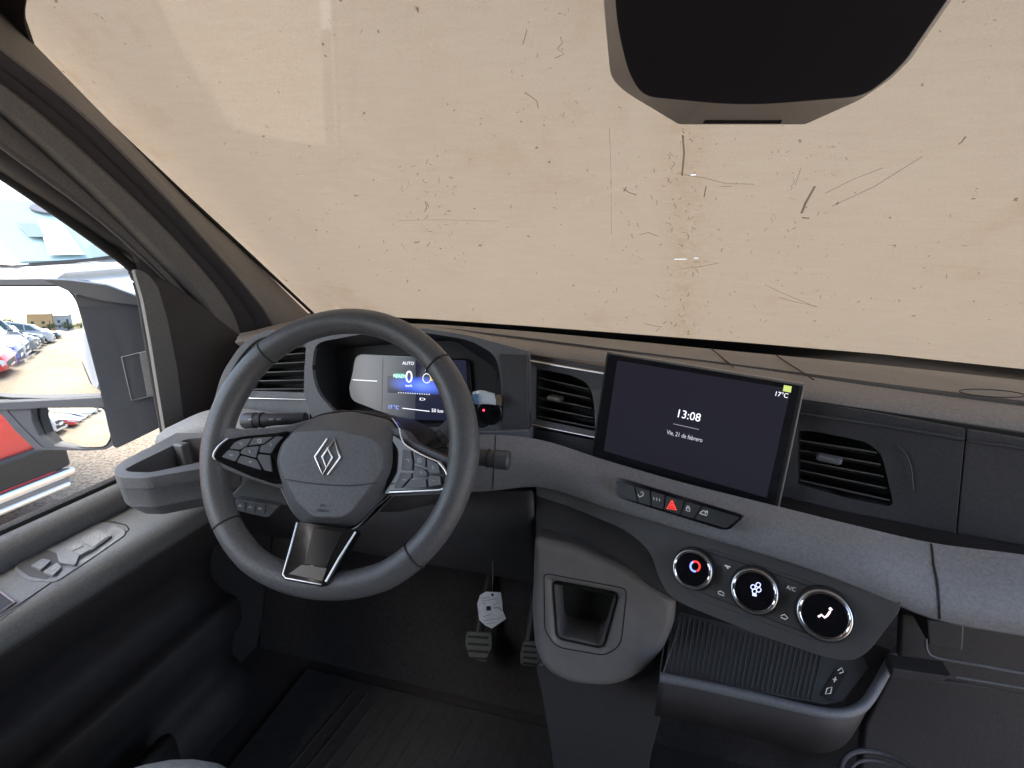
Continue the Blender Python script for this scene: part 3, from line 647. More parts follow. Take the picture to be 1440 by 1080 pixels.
# ring of gloss and a chrome thread round the cover
ho2 = [(p[0]+(p[0]-474)*.028, p[1]+(p[1]-660)*.028) for p in hubo]
panel('cover_bezel', ho2, WP.off(-.024), GLOSS, sw, thick=.02, bev=.002)
strip('chrome_thread', cat([(552, 588), (562, 604), (568, 625), (566, 650), (553, 690), (527, 715), (503, 740), (480, 747), (440, 744)], 5), WP.off(-.0225), 1.5, CHROME, sw, off=.001, rad=True)
strip('chrome_thread', cat([(396, 625), (385.5, 645), (386, 664), (392, 684)], 5), WP.off(-.0225), 1.5, CHROME, sw, off=.001, rad=True)
# spokes
SPL = Plane(WC-WX*.172+WP.n*.0195, n=WP.n+WX*.27); SPR = Plane(WC+WX*.160+WP.n*.006, n=WP.n-WX*.17)
panel('spoke', rnd([(300, 650), (298, 622), (318, 600), (345, 604), (400, 599), (440, 588), (440, 690), (395, 688), (345, 672), (315, 660)], 6), SPL.off(-.006), HUBM, sw, thick=.022, bev=.006, seg=3)
panel('spoke', rnd([(545, 600), (566, 604), (580, 622), (640, 648), (652, 640), (656, 690), (640, 694), (545, 698)], 6), SPR.off(-.006), HUBM, sw, thick=.022, bev=.005, seg=3)
panel('switch_bezel', rnd([(299, 645), (304, 632), (318, 618), (345, 613), (386, 609), (404, 606), (400, 680), (386, 681), (352, 670), (312, 652)], [6, 6, 6, 8, 0, 0, 0, 4, 8, 8]), SPL, GLOSS, sw, off=.001, thick=.012, bev=.0015)
panel('switch_bezel', rnd([(552, 610), (568, 620), (576, 628), (612, 646), (628, 658), (633, 674), (629, 688), (616, 691), (540, 696)], [0, 6, 6, 6, 8, 8, 8, 6, 0]), SPR, GLOSS, sw, off=.001, thick=.012, bev=.0015)
strip('chrome_edge', Z(12, 290, 600, [(365, 200), (280, 260), (200, 330), (130, 430), (112, 500), (150, 555)]), SPL, 2, CHROME, sw, off=.002, rad=True)
strip('chrome_edge', cat(Z(9, 540, 600, [(200, 20), (215, 120), (245, 195), (300, 250), (500, 365), (690, 445)]), 5), SPR, 2.2, CHROME, sw, off=.002, rad=True)
strip('chrome_edge', cat(Z(9, 540, 600, [(690, 445), (770, 540), (810, 640), (800, 740), (730, 795), (560, 808), (300, 820), (70, 830)]), 5), SPR, 4.6, CHROME, sw, off=.001, rad=False, thick=.0016)
LB = [[(390, 370), (480, 265), (600, 212), (765, 197), (685, 318), (560, 388)], [(795, 190), (1125, 167), (955, 292), (706, 318)], [(1175, 165), (1300, 170), (1180, 300), (1090, 452), (896, 430), (920, 322), (985, 302)],
      [(578, 420), (645, 352), (895, 322), (852, 440), (828, 525), (580, 455)], [(278, 490), (380, 388), (548, 408), (556, 470), (485, 588), (268, 512)], [(585, 485), (836, 552), (862, 585), (928, 735), (515, 602)], [(884, 462), (1076, 482), (1108, 765), (978, 736), (884, 562), (858, 530)]]
RB = [[(240, 285), (335, 300), (358, 450), (353, 555), (218, 550)], [(366, 328), (520, 395), (520, 515), (392, 462)], [(540, 405), (675, 470), (708, 592), (582, 588), (548, 540)],
      [(384, 492), (518, 548), (545, 592), (532, 630), (362, 638)], [(208, 578), (346, 588), (340, 645), (315, 660), (212, 775), (125, 778)], [(328, 684), (528, 664), (534, 764), (248, 780)], [(552, 660), (578, 620), (710, 626), (722, 735), (562, 760)]]
for B_, s_, ox, oy, SP in ((LB, 12, 290, 600, SPL), (RB, 9, 540, 600, SPR)):
    for i, p in enumerate(B_):
        q = Z(s_, ox, oy, p); bt_ = panel('button', rnd(q, 1.6, 3), SP, BTN, sw, off=.0042, thick=.004, bev=.0006)
        cx, cy = sum(a for a, _ in q)/len(q), sum(b_ for _, b_ in q)/len(q); sp2 = SP.off(.0043)
        if (B_ is LB and i == 6) or (B_ is RB and i == 5): continue
        ic = [[(cx-2, cy-1.5), (cx+2, cy-1), (cx+1, cy+2)], [(cx-2, cy-2), (cx+2, cy-2), (cx+2, cy+2), (cx-2, cy+2), (cx-2, cy-2)], [(cx, cy-2.5), (cx+2, cy), (cx, cy+2)], [(cx-1, cy-2), (cx+1, cy+2)], [(cx-2.5, cy), (cx+2.5, cy+.4)], [(cx-2, cy), (cx+1, cy-1), (cx+1, cy+1.6), (cx-2, cy)], [(cx-1, cy), (cx+1, cy)]][i]
        strip('symbol', ic, sp2, .8, EMD, bt_, off=.0001, thick=.0002)
# lower spoke
LS = Plane(WC-WY*.158+WP.n*.0185, n=WP.n+WY*.30)
panel('lower_spoke', rnd([(417, 733), (503, 745), (459, 823), (452, 825), (398, 815), (395, 808)], 4), LS, GLOSS, sw, off=.0, thick=.014, bev=.002)
strip('lower_chrome', [(418, 735), (407, 776), (398, 808), (402, 813), (452, 822)], LS, 2.6, CHROME, sw, off=.001, rad=True)
strip('lower_chrome', [(500, 748), (476, 786), (458, 818)], LS, 3.0, CHROME, sw, off=.001, rad=True)
panel('lower_insert', [(440, 742), (480, 748), (458, 798), (428, 793)], LS, mat('inset gloss black', (.012, .012, .013), .15), sw, off=.0012, thick=.002, bev=.0005)
panel('lower_sheen', [(406, 807), (424, 794), (459, 799), (453, 817)], LS, mat('warm painted sheen', (.16, .14, .12), .3), sw, off=.0014, thick=.002, bev=.0005)  # warm brown panel paints a reflected sheen on the gloss spoke

# column shroud, stalks
cs = thing('column_shroud', 'black plastic shroud round the steering column behind the wheel', 'shroud', WC-WP.n*.06)
bm = bmesh.new(); q0 = WC-WP.n*.05; q1 = q0-WP.n*.30
rg = []
for c, sx, sy in ((q0, .075, .07), (q0-WP.n*.10, .085, .075), (q1, .085, .065)):
    rg.append([bm.verts.new(c+WX*sx*(abs(math.cos(a))**.6)*math.copysign(1, math.cos(a))+WY*(sy*(abs(math.sin(a))**.6)*math.copysign(1, math.sin(a))-.012)) for a in [2*math.pi*j/32 for j in range(32)]])
for A, B in zip(rg, rg[1:]):
    for j in range(32): bm.faces.new((A[j], A[(j+1) % 32], B[(j+1) % 32], B[j]))
bm.faces.new(rg[0]); bm.faces.new(rg[-1]); link('shroud_body', bm, DARK, cs, bev=.006, seg=3)
SK = WP.off(-.075)
def stalk(name, label, a, b_, r, endlen, marks=True):
    s_ = thing(name, label, 'stalk', SK.at(*a)); A, B = SK.at(*a), SK.at(*b_); d = (B-A).normalized()
    bm = bmesh.new(); tube(bm, [A, A.lerp(B, .5), B-d*endlen], [r*.72, r*.8, r], 20); link('arm', bm, DARK, s_)
    bm = bmesh.new(); tube(bm, [B-d*endlen*.96, B-d*.003, B], [r*1.08, r*1.08, r*.9], 24); link('end_cap', bm, mat('stalk grey', (.07, .07, .074), .42, grain=.2), s_)
    bm = bmesh.new(); tube(bm, [B-d*endlen*1.5, B-d*endlen*1.42], [r*1.06, r*1.06], 24); link('ring_groove', bm, BLACK, s_)
    return s_, A, B, d
s_, A, B, d = stalk('indicator_stalk', 'black turn signal stalk with light switch marks left of the steering column', (430, 588), (343, 592), .0115, .022)
for i, x in enumerate((352, 381, 392)): strip('switch_mark', [(x-3, 590), (x+3, 589.5)], SK.off(.0125), 2.0, GREYP, s_, off=.0003, thick=.0002)
stalk('wiper_stalk', 'dark cylindrical wiper stalk ending right of the steering wheel rim', (600, 635), (717, 648), .0125, .021)
stalk('selector_stalk', 'dark selector stalk angled up behind the right wheel spoke', (585, 650), (640, 598), .013, .02)

# ================================================================== touchscreen
T0, T1 = DD(853, 495, .735), DD(1131, 541, .645)
SY = math.degrees(math.atan2(T1.y-T0.y, T1.x-T0.x))
SCR = Plane(T0, SY, 8)
ts = thing('touchscreen', 'large tilted centre touchscreen showing the time 13:08 on a dark background', 'screen', SCR.at(960, 690))
scp = rnd([(853, 495), (1131, 541), (1093, 716), (832, 641)], 6, 4)
panel('frame', scp, SCR, mat('screen frame black', (.02, .02, .021), .4), ts, thick=.012, bev=.0012)
panel('glass', rnd([(855, 498.5), (1126, 543), (1089, 713), (835, 640)], 5, 4), SCR, mat('screen glass', (.014, .014, .017), .12, coat=.3), ts, off=.0012, thick=.001, bev=.0003)
panel('lit_area', [(868, 507), (1112, 547), (1078, 700), (849, 634)], SCR, mat('screen lit area', (.014, .014, .02), .06, emit=(.022, .021, .032), estr=.12), ts, off=.0016, thick=.0003, bev=0)
panel('top_edge', [(853, 494), (1131, 540), (1131, 543.5), (853, 497)], SCR, mat('pale screen edge', (.2, .19, .18), .35), ts, off=.0006, thick=.014, bev=.001)
strip('side_edge', [(1130, 543), (1113, 625), (1094, 714)], SCR, 3.5, mat('pale screen edge', (.2, .19, .18), .35), ts, off=-.002, rad=True)
text('clock', '13:08', (967, 589.5), (1000, 596.5), SCR, 11.5, EMW, ts, off=.002, sx=.92)
strip('divider_line', [(947, 596), (983, 604)], SCR, .8, mat('dim white print', (.3, .3, .32), .5, emit=(.5, .5, .55), estr=0.1111), ts, off=.0018, thick=.0002)
text('date', 'Vie, 21 de febrero', (962, 616), (1000, 625), SCR, 6.2, mat('soft white print', (.5, .5, .52), .5, emit=(.8, .83, .9), estr=.13), ts, off=.002, sx=.74)
text('temperature', '17°C', (1098, 558), (1130, 564), SCR, 6.5, EMW, ts, off=.002, sx=.9)
panel('green_badge', [(1102.5, 541.5), (1113.5, 543.5), (1112, 552), (1101, 550)], SCR, mat('lime badge', (.4, .5, .1), .5, emit=(.55, .65, .2), estr=0.1944), ts, off=.002, thick=.0002, bev=0)
bm = bmesh.new(); c = SCR.at(985, 620, -.05); box(bm, c, (.10, .08, .10), Matrix.Rotation(R(SY), 3, 'Z')); link('rear_mount', bm, BLACK, ts, bev=.004)

# ================================================================== switch bar
SBP = Plane(PYy(950, 708, .604), -20, 24)
sbx = thing('switch_bar', 'black slanted bar of dash switches with a red hazard triangle', 'switch bar', SBP.at(950, 715))
so = rnd([(860, 672), (876, 673), (1038, 722), (1046, 726), (1026, 745), (1015, 745), (872, 701), (866, 694)], 5, 4)
panel('bezel', so, SBP, GLOSS, sbx, off=.0, thick=.015, bev=.0015)
def lerp2(a, b_, s): return (a[0]+(b_[0]-a[0])*s, a[1]+(b_[1]-a[1])*s)
tl_, tr_, bl_, br_ = (865, 676), (1042, 728), (874, 699), (1022, 743)
cuts = [0, .155, .28, .40, .555, .69, 1]
for i in range(6):
    a, b_ = cuts[i]+.006, cuts[i+1]-.006
    q = [lerp2(tl_, tr_, a), lerp2(tl_, tr_, b_), lerp2(bl_, br_, b_), lerp2(bl_, br_, a)]
    k_ = panel('switch', rnd(q, 1.5, 3), SBP, mat('switch key', (.035, .036, .038), .45, grain=.2), sbx, off=.0016, thick=.002, bev=.0006)
I = SBP.off(.0018)
strip('heater_symbol', [[(897, 695), (899, 699), (904, 697), (905, 693)], [(901, 692), (904, 692)]], I, 1.1, EMD, sbx, thick=.0002)
strip('wave_symbol', [[(919, 699), (920, 703)], [(923, 700), (924, 704)], [(927, 701), (928, 705)]], I, 1.0, mat('dim white print', (.3, .3, .32), .5), sbx, thick=.0002)
strip('hazard_triangle', [[(945, 704), (938, 715), (951, 717), (945, 704)], [(945, 709), (942, 713.5), (948, 714.5), (945, 709)]], I, 1.8, EMR, sbx, thick=.0002)
strip('lock_symbol', [[(965, 714), (970, 715), (970, 719), (965, 718), (965, 714)], [(966, 714), (966.5, 711.5), (969, 712), (969, 715)]], I, 1.1, EMD, sbx, thick=.0002)
strip('car_symbol', [[(984, 721), (989, 718), (995, 720), (994, 725), (984, 722)], [(991, 722), (995, 718)]], I, 1.2, EMD, sbx, thick=.0002)

# ================================================================== climate panel
CLP = Plane(PYy(1061, 830, .575), -19, 28)
cl = thing('climate_panel', 'dark wedge shaped climate panel with three round chrome ringed dials', 'climate panel', CLP.at(1061, 870))
CLM = mat('climate panel plastic', (.075, .073, .074), .45, grain=.4, gscale=800, var=.06)
cp = rnd([(752, 677), (800, 690), (1000, 752), (1235, 826), (1268, 840), (1266, 858), (1222, 916), (1200, 930), (1165, 926), (1060, 890), (965, 852), (940, 838), (926, 812), (915, 775), (880, 745), (800, 712), (755, 698)], [4, 0, 0, 20, 10, 12, 18, 20, 20, 0, 20, 14, 20, 30, 30, 0, 4], 5)
panel('panel_body', cp, CLP, CLM, cl, thick=.05, bev=.009, seg=4)
panel('face_inset', rnd([(955, 775), (1000, 772), (1180, 832), (1200, 865), (1180, 902), (1140, 900), (980, 842), (948, 815)], 14, 5), CLP, CLM, cl, off=.0008, thick=.002, bev=.0008)
strip('seam_line', rnd([(992, 776), (1060, 797), (1140, 825), (1150, 836)], 2), CLP, 1.2, BLACK, cl, off=.001, thick=.0003)
strip('seam_line', [(984, 832), (1050, 858), (1120, 885), (1150, 896)], CLP, 1.2, BLACK, cl, off=.001, thick=.0003)
for i, (x, y, rp) in enumerate(((976.5, 799.5, 26), (1062, 829.5, 29.5), (1158.5, 862.5, 33))):
    c = CLP.at(x, y); dpt = (c-CAM).dot(FW); r = rp*dpt/FPX
    dl = thing  # noqa
    bm = bmesh.new(); disc(bm, c+CLP.n*.004, CLP.n, r*1.12, .006, 64); d_ = link('dial', bm, BLACK, cl, bev=.001)
    bm = bmesh.new(); disc(bm, c+CLP.n*.016, CLP.n, r*1.0, .013, 64, None); link('knurled_ring', bm, CHROME, d_, bev=.0016, seg=3)
    bm = bmesh.new(); disc(bm, c+CLP.n*.0168, CLP.n, r*.84, .002, 64); link('dial_face', bm, mat('dial glass black', (.006, .006, .009), .1), d_, bev=.0006)
    bm = bmesh.new(); tube(bm, [c+CLP.n*.0165+(CLP.n.orthogonal().normalized()*math.cos(a)+CLP.n.cross(CLP.n.orthogonal().normalized())*math.sin(a))*r*.885 for a in [j*math.pi/32 for j in range(64)]], .0009, 6, True)
    link('bright_ring', bm, mat('bright ring', (.9, .88, .85), .12, 1), d_)
    FP = CLP.off(.0169); fx = lambda px, py: FP.at(px, py)
    ox, oy = x+1, y-3   # face sits proud, so marks shift a little
    if i == 0:
        for nm_, m_, a0, a1 in (('blue_arc', EMB, 80, 250), ('red_arc', EMR, -120, 70)):
            strip(nm_, [(ox+6.5*math.cos(R(q)), oy+7*math.sin(R(q))) for q in [a0+(a1-a0)*j/12 for j in range(13)]], FP, 2.6, m_, d_, off=.0004, thick=.0002)
    elif i == 1:
        EML = mat('lit lilac print', (.4, .4, .6), .5, emit=(.55, .6, 1), estr=0.3333)
        for a, b_ in ((-4, -1), (3.2, -4), (4, 3), (-2, 5)):
            strip('fan_symbol', [[(ox+a+3.2*math.cos(q), oy+b_+3.2*math.sin(q)) for q in [j*math.pi/6 for j in range(13)]]], FP, 1.2, EML, d_, off=.0004, thick=.0002)
        strip('fan_level', [(ox-5, oy+9.5), (ox+1, oy+11)], FP, 3, EML, d_, off=.0004, thick=.0002)
    else:
        EMP = mat('lit pink print', (.6, .4, .5), .5, emit=(1, .75, .8), estr=0.3333)
        strip('airflow_symbol', [[(ox-9, oy+8), (ox-4, oy+5), (ox, oy+9), (ox+4, oy+6), (ox+8, oy)]], FP, 2.6, EMP, d_, off=.0004, thick=.0002)
        strip('airflow_dot', [(ox+7, oy-2), (ox+10, oy-4)], FP, 4, EMP, d_, off=.0004, thick=.0002)
CI = CLP.off(.001)
strip('defrost_symbol', [[(1019, 795), (1027, 797.5)], [(1022, 797), (1024, 800)]], CI, 2, EMD, cl, thick=.0002)
strip('rear_window_symbol', [[(1010, 832), (1013, 831), (1018, 834), (1018, 838), (1010, 835), (1010, 832)]], CI, 1.1, EMD, cl, thick=.0002)
text('ac_word', 'A/C', (1112, 830), (1130, 836), CI, 5.5, EMD, cl, off=.0003, sx=.9)
strip('recirculate_symbol', [[(1098, 866), (1103, 864), (1108, 869), (1104, 871), (1098, 868)]], CI, 1.3, EMD, cl, thick=.0002)

# ================================================================== centre console with open bin
CCP = Plane(PYy(820, 870, .625), 0, 12)
cc = thing('centre_console', 'grey rounded console pod with an open square bin under the climate panel', 'console', CCP.at(850, 960))
CCM = mat('console grey brown plastic', (.17, .16, .156), .5, grain=.5, gscale=700, var=.06)
co = rnd([(750, 757), (800, 768), (880, 800), (952, 846), (950, 878), (936, 915), (905, 952), (862, 971), (800, 966), (766, 948), (750, 918), (746, 860)], [8, 0, 10, 10, 10, 20, 25, 30, 20, 20, 20, 10], 5)
ci_ = rnd([(778, 821), (868, 838), (847, 913), (784, 899)], [5, 8, 10, 8], 5)
ringpanel('pod_shell', co, ci_, CCP, CCM, cc, thick=.10, bev=.016, seg=5)
bm = bmesh.new(); A = [bm.verts.new(CCP.at(x, y, -.003)) for x, y in ci_]; B = [bm.verts.new(v_.co-CCP.n*.07+Vector((0, 0, .0))) for v_ in A]; k = len(A)
for j in range(k): bm.faces.new((A[j], A[(j+1) % k], B[(j+1) % k], B[j]))
bm.faces.new(B); link('bin', bm, mat('bin lining', (.03, .03, .022), .7, grain=.4), cc)
strip('bin_seam', [rnd([(765, 806), (882, 828), (873, 908), (850, 922), (782, 910), (766, 886)], [8, 10, 14, 10, 12, 8], 5)+[(765, 814)]], CCP, 1.6, BLACK, cc, off=.0003, thick=.0003)
panel('upper_slope', [(752, 690), (900, 745), (960, 850), (880, 805), (752, 760)], Plane(PYy(820, 745, .69), -12, 30), DARK, cc, thick=.03, bev=.004)
panel('pedestal', rnd([(752, 935), (944, 925), (932, 1000), (916, 1060), (905, 1130), (785, 1130), (772, 1040), (764, 990)], 12), Plane(PYy(850, 960, .645), 0, -3), mat('pedestal plastic', (.05, .047, .048), .5, grain=.5, var=.17, vscale=300), cc, thick=.24, bev=.03, seg=5)

# ================================================================== phone tray
TZ = PYy(1050, 960, .60).z
PT = Plane(PZz(1050, 940, TZ), n=Vector((0, -.12, 1)))
pt_ = thing('phone_tray', 'dark ribbed wireless charging tray with raised grey lip under the climate panel', 'tray', PT.at(1050, 940))
panel('ribbed_mat', [(956, 860), (1215, 925), (1222, 940), (1185, 985), (1160, 990), (934, 948)], PT, mat('charging mat rubber', (.085, .087, .09), .55, grain=.3), pt_, thick=.004, bev=.001)
for i in range(34):
    s = i/33; a = lerp2((938, 944), (1030, 850), s) ; a = (940+i*7.2, 862+i*1.9); b_ = (928+i*7.1, 946+i*1.25)
    if i > 30: continue
    strip('mat_rib', [a, b_], PT, 1.6, mat('charging mat rubber', (.085, .087, .09), .55), pt_, off=.0006, thick=.0008)
bm = bmesh.new(); lip = cat([PT.at(x, y, .008) for x, y in [(928, 952), (980, 962), (1060, 980), (1140, 999), (1175, 1004), (1200, 1000), (1218, 988), (1235, 962), (1250, 935), (1262, 915)]], 5)
tube(bm, lip, .0062, 12, flat=1.1); link('lip', bm, LGREY, pt_, smooth=80)
bm = bmesh.new(); lw = [p+Vector((0, .006, -.002)) for p in lip]
V0 = [bm.verts.new(p) for p in lw]; V1 = [bm.verts.new(p+Vector((0, .02, -.09))) for p in lw]
for j in range(len(V0)-1): bm.faces.new((V0[j], V0[j+1], V1[j+1], V1[j]))
o = link('front_skirt', bm, DARK, pt_); s = o.modifiers.new('s', 'SOLIDIFY'); s.thickness = .004
strip('left_edge', [(932, 948), (945, 910), (957, 872)], PT, 2.2, CHROME, pt_, off=.004, rad=True)
panel('charge_label', [(1154, 978), (1176, 940), (1192, 944), (1168, 986)], PT, mat('label pad', (.05, .05, .052), .4), pt_, off=.0016, thick=.001, bev=.0003)
PI_ = PT.off(.0018)
strip('phone_symbol', [[(1163, 968), (1170, 966), (1168, 975), (1161, 976), (1163, 968)]], PI_, 1.2, EMD, pt_, thick=.0002)
strip('plus_symbol', [[(1171, 955), (1177, 956)], [(1175, 952), (1173, 959)]], PI_, 1.4, EMD, pt_, thick=.0002)
strip('phone_symbol', [[(1178, 943), (1184, 939), (1186, 945), (1180, 947)]], PI_, 1.2, EMD, pt_, thick=.0002)
bm = bmesh.new(); c = PT.at(1230, 900, .0); V = [PT.at(1215, 900), PT.at(1262, 915), PT.at(1222, 985), PT.at(1190, 990)]
prism(bm, [p+Vector((0, 0, -.002)) for p in V], PT.n, .01); link('tray_end', bm, DARK, pt_)

# ================================================================== lower passenger shelf, glove area
GL = Plane(PYy(1370, 930, .60), -8, 4)
gl = thing('glove_shelf', 'open dark glove shelf with a thin pale edge on the passenger side', 'shelf', GL.at(1370, 950))
panel('shelf_back', [(1268, 862), (1300, 868), (1700, 930), (1700, 1030), (1300, 950), (1265, 945)], GL.off(-.08), DARK, gl, thick=.02, bev=.003)
panel('shelf_block', rnd([(1303, 872), (1356, 880), (1354, 916), (1306, 908)], 4), GL.off(-.02), mat('shelf block grey', (.06, .06, .064), .45, grain=.3), gl, thick=.06, bev=.004, seg=3)
strip('edge_line', cat([(1302, 898), (1304, 915), (1318, 925), (1380, 936), (1440, 947), (1600, 972)], 5), GL.off(-.02), 3.5, LGREY, gl, off=.001, rad=True)
strip('edge_line', [(1344, 952), (1440, 968), (1600, 990)], GL.off(-.01), 3, LGREY, gl, off=.001, rad=True)
panel('lower_door', [(1250, 948), (1440, 970), (1700, 1010), (1700, 1250), (1200, 1180), (1215, 1020)], GL.off(-.16), DARK, gl, thick=.03, bev=.006)
panel('hinge_block', [(1255, 940), (1340, 952), (1318, 962), (1252, 953)], GL.off(-.03), DARK, gl, thick=.03, bev=.002)
# cup holder ring low on the tunnel
CH = Plane(PZz(1250, 1085, .34), n=(0, 0, 1))
ch = thing('cup_holder', 'round black cup holder with a bright ring low on the tunnel', 'cup holder', CH.at(1250, 1085, -.08))
cpos = CH.at(1262, 1122)
bm = bmesh.new(); tube(bm, [cpos+Vector((.062*math.cos(a), .062*math.sin(a), 0)) for a in [j*math.pi/24 for j in range(48)]], .0035, 8, True); link('outer_ring', bm, FASC, ch)
bm = bmesh.new(); tube(bm, [cpos+Vector((.052*math.cos(a), .052*math.sin(a), -.004)) for a in [j*math.pi/24 for j in range(48)]], .0022, 8, True); link('inner_ring', bm, FASC, ch)
bm = bmesh.new(); disc(bm, cpos+Vector((0, 0, -.06)), (0, 0, 1), .055, .28, 40); link('cup', bm, DARK, ch)

# ================================================================== footwell: mat, pedals, tag, seat, knee switch
fm = thing('floor_mat', 'dark ribbed rubber floor mat in the driver footwell', 'mat', (-.38, .5, 0))
bm = bmesh.new(); box(bm, (-.36, .44, .006), (.78, .78, .008)); link('mat_base', bm, MATM, fm, bev=.003)
for i in range(22):
    bm = bmesh.new(); x = -.70+i*.033; tube(bm, [Vector((x, .10, .011)), Vector((x+.10, .80, .011))], .004, 6, flat=.35); link('rib', bm, MATM, fm)
def pedal(name, label, poly, pl, m, n):
    p = thing(name, label, 'pedal', pl.at(*poly[0])); pad = panel('pad', rnd(poly, 4), pl, m, p, thick=.012, bev=.003, seg=3)
    xs = [q[0] for q in poly]; ys = [q[1] for q in poly]
    for i in range(n):
        y = min(ys)+(max(ys)-min(ys))*(i+.7)/(n+.4); strip('grip_rib', [(min(xs)+5, y), (max(xs)-5, y+2)], pl, 3, RUB, p, off=.001, thick=.001)
    bm = bmesh.new(); c = pl.at(sum(xs)/len(xs), min(ys)+6, -.01); tube(bm, [c, c+Vector((0, .10, .10)), c+Vector((0, .08, .28))], .011, 10); link('arm', bm, BLACK, p)
PEDM = mat('pedal rubber', (.075, .08, .075), .55, grain=.3)
pedal('brake_pedal', 'wide ribbed brake pedal under the paper tag', [(656, 888), (692, 890), (692, 912), (682, 932), (660, 926), (653, 905)], Plane(PYy(672, 910, .84), 0, 30), PEDM, 4)
pedal('accelerator_pedal', 'narrow ribbed accelerator pedal beside the console pod', [(736, 902), (760, 902), (758, 938), (732, 936), (731, 920)], Plane(PYy(745, 920, .82), 0, 30), PEDM, 4)
TG = Plane(PYy(690, 858, .715), 6, -6)
tg = thing('paper_tag', 'torn white printed paper tag hanging on a thread below the steering wheel', 'tag', TG.at(690, 884))
pp = Z(3.6, 600, 780, [(300, 188), (375, 192), (383, 240), (385, 285), (402, 325), (372, 345), (330, 374), (296, 358), (266, 330), (256, 248), (270, 205)])
panel('paper', pp, TG, mat('tag paper', (.62, .62, .62), .8, var=.1, vscale=60), tg, thick=.0005, bev=0)
PRINT = mat('black print', (.02, .02, .025), .7); GP = mat('grey print', (.3, .3, .31), .8)
panel('punched_hole', [(692.5+2*math.cos(q), 836.5+2*math.sin(q)) for q in [j*math.pi/6 for j in range(12)]], TG, PRINT, tg, off=.0004, thick=.0002, bev=0)
panel('print_block', Z(3.6, 600, 780, [(302, 262), (324, 260), (326, 282), (303, 284)]), TG, PRINT, tg, off=.0004, thick=.0002, bev=0)
for a, b_ in (((276, 222), (322, 214)), ((278, 236), (360, 222)), ((280, 248), (300, 246)), ((335, 255), (372, 240)), ((285, 315), (330, 300)), ((290, 335), (372, 322)), ((300, 350), (350, 344))):
    strip('print_line', Z(3.6, 600, 780, [a, b_]), TG, 1.0, GP, tg, off=.0004, thick=.0001)
strip('scrawl', Z(3.6, 600, 780, [(340, 270), (365, 268), (380, 285)]), TG, 1.3, PRINT, tg, off=.0004, thick=.0002)
bm = bmesh.new(); tube(bm, [TG.at(692, 836), TG.at(693, 815, -.01), TG.at(693, 790, -.02)], .0005, 5); link('thread', bm, mat('olive thread', (.2, .18, .1), .8), tg)
# driver seat front corner
st = thing('driver_seat', 'pale grey fabric cushion of the driver seat', 'seat', (-.42, -.1, 0))
SEATM = mat('seat fabric', (.20, .215, .225), .9, grain=1, gscale=500, var=.15, vscale=150)
bm = bmesh.new(); sp_ = PZz(300, 1084, .42); bmesh.ops.create_uvsphere(bm, u_segments=48, v_segments=24, radius=1)
for v_ in bm.verts:
    c_ = v_.co; v_.co = Vector((sp_.x+.20*c_.x, sp_.y-.29+.30*c_.y, .40+.075*math.copysign(abs(c_.z)**.6, c_.z)))
link('cushion', bm, SEATM, st, smooth=180)
bm = bmesh.new(); box(bm, (sp_.x, sp_.y-.27, .15), (.38, .44, .30)); link('seat_base', bm, BLACK, st, bev=.01)
# level switches on the knee panel
ks = thing('knee_switches', 'small bar of four grey switches under the dash left of the column', 'switches', KP.at(360, 715))
panel('bezel', rnd([(330, 702), (388, 711), (391, 713), (379, 727), (374, 728), (331, 718)], 3), KP, BTN, ks, off=.0, thick=.02, bev=.0015)
for i in range(3): panel('switch', [(333+i*14, 704.5+i*2.1), (345+i*14, 706.3+i*2.1), (344+i*14, 719+i*2.1), (332.5+i*14, 717+i*2.1)], KP, BTN, ks, off=.0015, thick=.002, bev=.0005)
for i in range(3): strip('symbol', [[(335+i*14, 712+i*2), (338+i*14, 710+i*2), (340+i*14, 713+i*2)]], KP, .9, EMD, ks, off=.002, thick=.0002)

# ================================================================== A-pillar trim
pil = thing('pillar_trim', 'ridged grey trim of the front pillar between windshield and side window', 'pillar trim', PXx(300, 430, -.86))
def prail(pts): return [DD(x, y, t_) for x, y, t_ in pts]
def wt(x, y, o=.0): p = WS.at(x, y, o); return (p-CAM).dot(FW)
P0 = [(-190, -190), (-60, -60), (30, 45), (250, 268), (350, 360), (436, 444), (470, 470)]
k0 = [WS.at(x, y, .004) for x, y in P0]
def near(lst, d): return lst
def pr(pts, base):   # pixels with a distance from the door plane x
    return [PXx(x, y, v_) for x, y, v_ in pts]
k1 = pr([(-250, -150, -.74), (-110, -30, -.755), (-20, 50, -.765), (138, 180, -.775), (282, 330, -.79), (375, 440, -.80), (398, 490, -.80)], 0)
k2 = pr([(-270, -130, -.77), (-130, 0, -.785), (-60, 70, -.795), (80, 180, -.805), (240, 330, -.82), (322, 430, -.83), (345, 500, -.83)], 0)
k3 = pr([(-300, -100, -.775), (-170, 20, -.79), (-90, 75, -.80), (35, 180, -.815), (198, 330, -.835), (295, 440, -.845), (318, 520, -.845)], 0)
k4 = pr([(-320, -80, -.80), (-190, 50, -.815), (-100, 90, -.825), (22, 180, -.84), (184, 330, -.855), (285, 445, -.862), (300, 540, -.862)], 0)
k5 = pr([(-330, -40, -.80), (-200, 75, -.815), (-110, 120, -.83), (0, 205, -.845), (170, 335, -.862), (262, 440, -.87), (268, 570, -.87)], 0)
k6 = pr([(-340, 10, -.85), (-220, 105, -.86), (-100, 170, -.868), (0, 236, -.88), (150, 338, -.888), (195, 385, -.89), (245, 600, -.89)], 0)
def mid(a, b_, s, o=Vector((0, 0, 0))): return [p.lerp(q, s)+o for p, q in zip(a, b_)]
loft('inner_ridge', [k0, mid(k0, k1, .85), k1, mid(k1, k2, .06)], PILL, pil, n=40, smooth=40, thick=.003)
